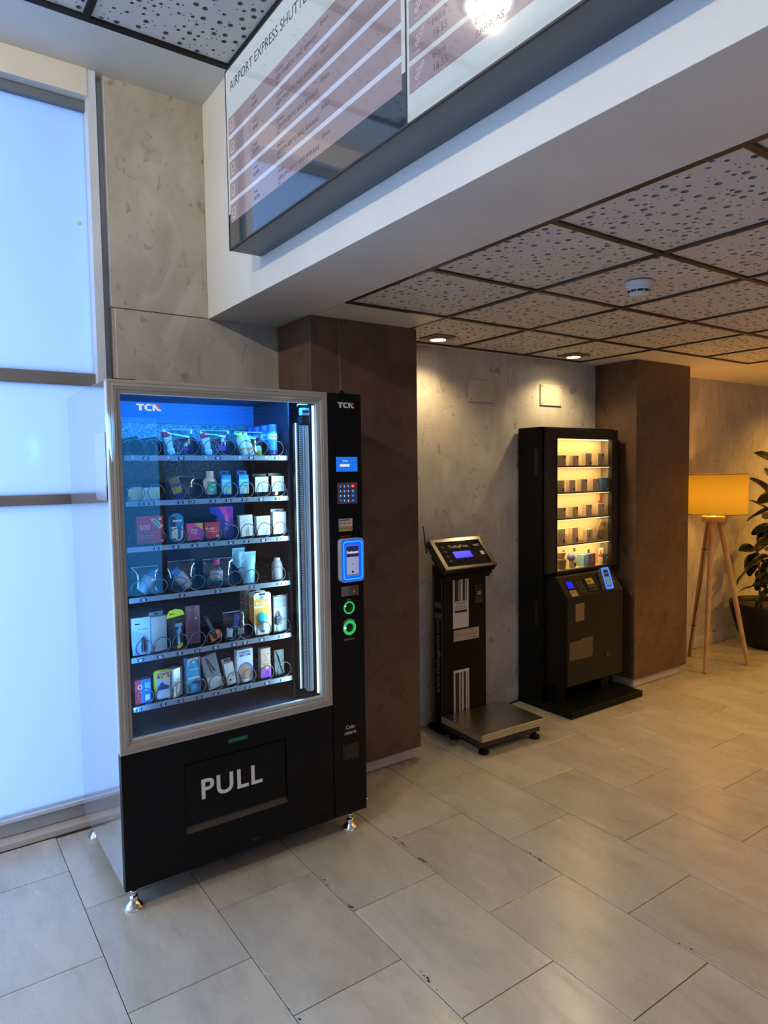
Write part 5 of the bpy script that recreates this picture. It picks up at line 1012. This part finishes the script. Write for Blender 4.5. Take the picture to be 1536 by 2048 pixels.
nz = n.new('ShaderNodeTexNoise'); nz.inputs['Scale'].default_value = 5; nz.inputs['Detail'].default_value = 4; oi = n.new('ShaderNodeObjectInfo'); va = n.new('ShaderNodeVectorMath'); l.new(tc.outputs['Generated'], va.inputs[0])
cb = n.new('ShaderNodeCombineXYZ'); mm_ = n.new('ShaderNodeMath'); mm_.operation = 'MULTIPLY'; mm_.inputs[1].default_value = 20; l.new(oi.outputs['Random'], mm_.inputs[0]); l.new(mm_.outputs[0], cb.inputs[0]); l.new(cb.outputs[0], va.inputs[1]); l.new(va.outputs[0], nz.inputs['Vector'])
ad = n.new('ShaderNodeMath'); ad.operation = 'MULTIPLY_ADD'; ad.inputs[1].default_value = .75; l.new(nz.outputs['Fac'], ad.inputs[0]); l.new(ab.outputs[0], ad.inputs[2])
rp = n.new('ShaderNodeValToRGB'); e = rp.color_ramp.elements; e[0].position = .60; e[0].color = (.013, .024, .008, 1); e[1].position = .80; e[1].color = (.26, .22, .08, 1); k = e.new(.70); k.color = (.028, .045, .014, 1)
l.new(ad.outputs[0], rp.inputs[0]); l.new(rp.outputs[0], b.inputs['Base Color'])
def leaf_mesh(L, W, seed):
    rnd = random.Random(seed); vs = []; fs = []; nu, nv = 4, 9
    for j in range(nv + 1):
        v = j / nv; wd = W * (math.sin(PI * min(1, v * .96 + .02)) ** .62) * (1 - .25 * v); dz = -.10 * L * v * v * 2.2
        for i in range(nu + 1):
            u = (i / nu - .5) * 2; vs.append((u * wd / 2, v * L, dz + .12 * wd * abs(u) + .004 * math.sin(9 * v + u)))
    for j in range(nv):
        for i in range(nu): a = j * (nu + 1) + i; fs.append((a, a + 1, a + nu + 2, a + nu + 1))
    m = MB().add(vs, fs, 0, True); m.tube([(0, -.05, .01), (0, 0, 0), (0, L * .5, -.03 * L)], .003, 5, 1)
    return m.build('leaf', [LEAF, pr('petiole', (.16, .14, .05), .5)], link=False).data
LM = [leaf_mesh(.23, .150, 1), leaf_mesh(.19, .130, 2), leaf_mesh(.25, .150, 3)]
stems = [((PX - .12, PY - .06), (PX - .16, PY - .10), 1.25, 3), ((PX - .03, PY - .05), (PX - .04, PY - .10), 1.60, 0), ((PX + .07, PY + .03), (PX + .12, PY + .02), 1.45, 1), ((PX - .06, PY + .06), (PX - .12, PY + .08), 1.05, 2)]
rnd = random.Random(12); pinv = parent_inv(pt)
for (ax, ay), (tx_, ty_), H, si in stems:
    pts = [(ax + (tx_ - ax) * (k / 8) + .008 * math.sin(k * 1.7 + si), ay + (ty_ - ay) * (k / 8), .345 + (H - .345) * k / 8) for k in range(9)]
    MB().tube(pts, .010, 8, rr=[.012 - .0007 * k for k in range(9)]).build('stem', pr('stem_brown', (.16, .09, .04), .7), pt)
    ang = si * 1.3; zz = .52
    while zz < H + .02:
        f = (zz - .345) / (H - .345); x_ = ax + (tx_ - ax) * f; y_ = ay + (ty_ - ay) * f
        ang += 2.4 + rnd.uniform(-.3, .3)
        if math.sin(ang) * .28 + y_ > 3.16: ang = -ang
        o = bpy.data.objects.new('leaf', rnd.choice(LM)); COL.objects.link(o); o.parent = pt; o.matrix_parent_inverse = pinv
        pit = rnd.uniform(-.95, .10) if zz < H - .12 else rnd.uniform(.5, 1.1)
        o.rotation_euler = (pit, rnd.uniform(-.8, .8), ang - PI / 2); sc_l = rnd.uniform(.85, 1.05)
        o.scale = (sc_l,) * 3; o.location = (x_ + .045 * math.cos(ang), y_ + .045 * math.sin(ang), zz)
        zz += rnd.uniform(.040, .062)

# small print too fine to pick apart is one part of kind stuff
for o in COL.objects:
    if o.name.split('.')[0] in ('small_lettering', 'print', 'face_print', 'side_print', 'vent_slots', 'note_lettering', 'screen_text', 'neon_print', 'joint_dirt', 'price_label', 'note_label'): o['kind'] = 'stuff'
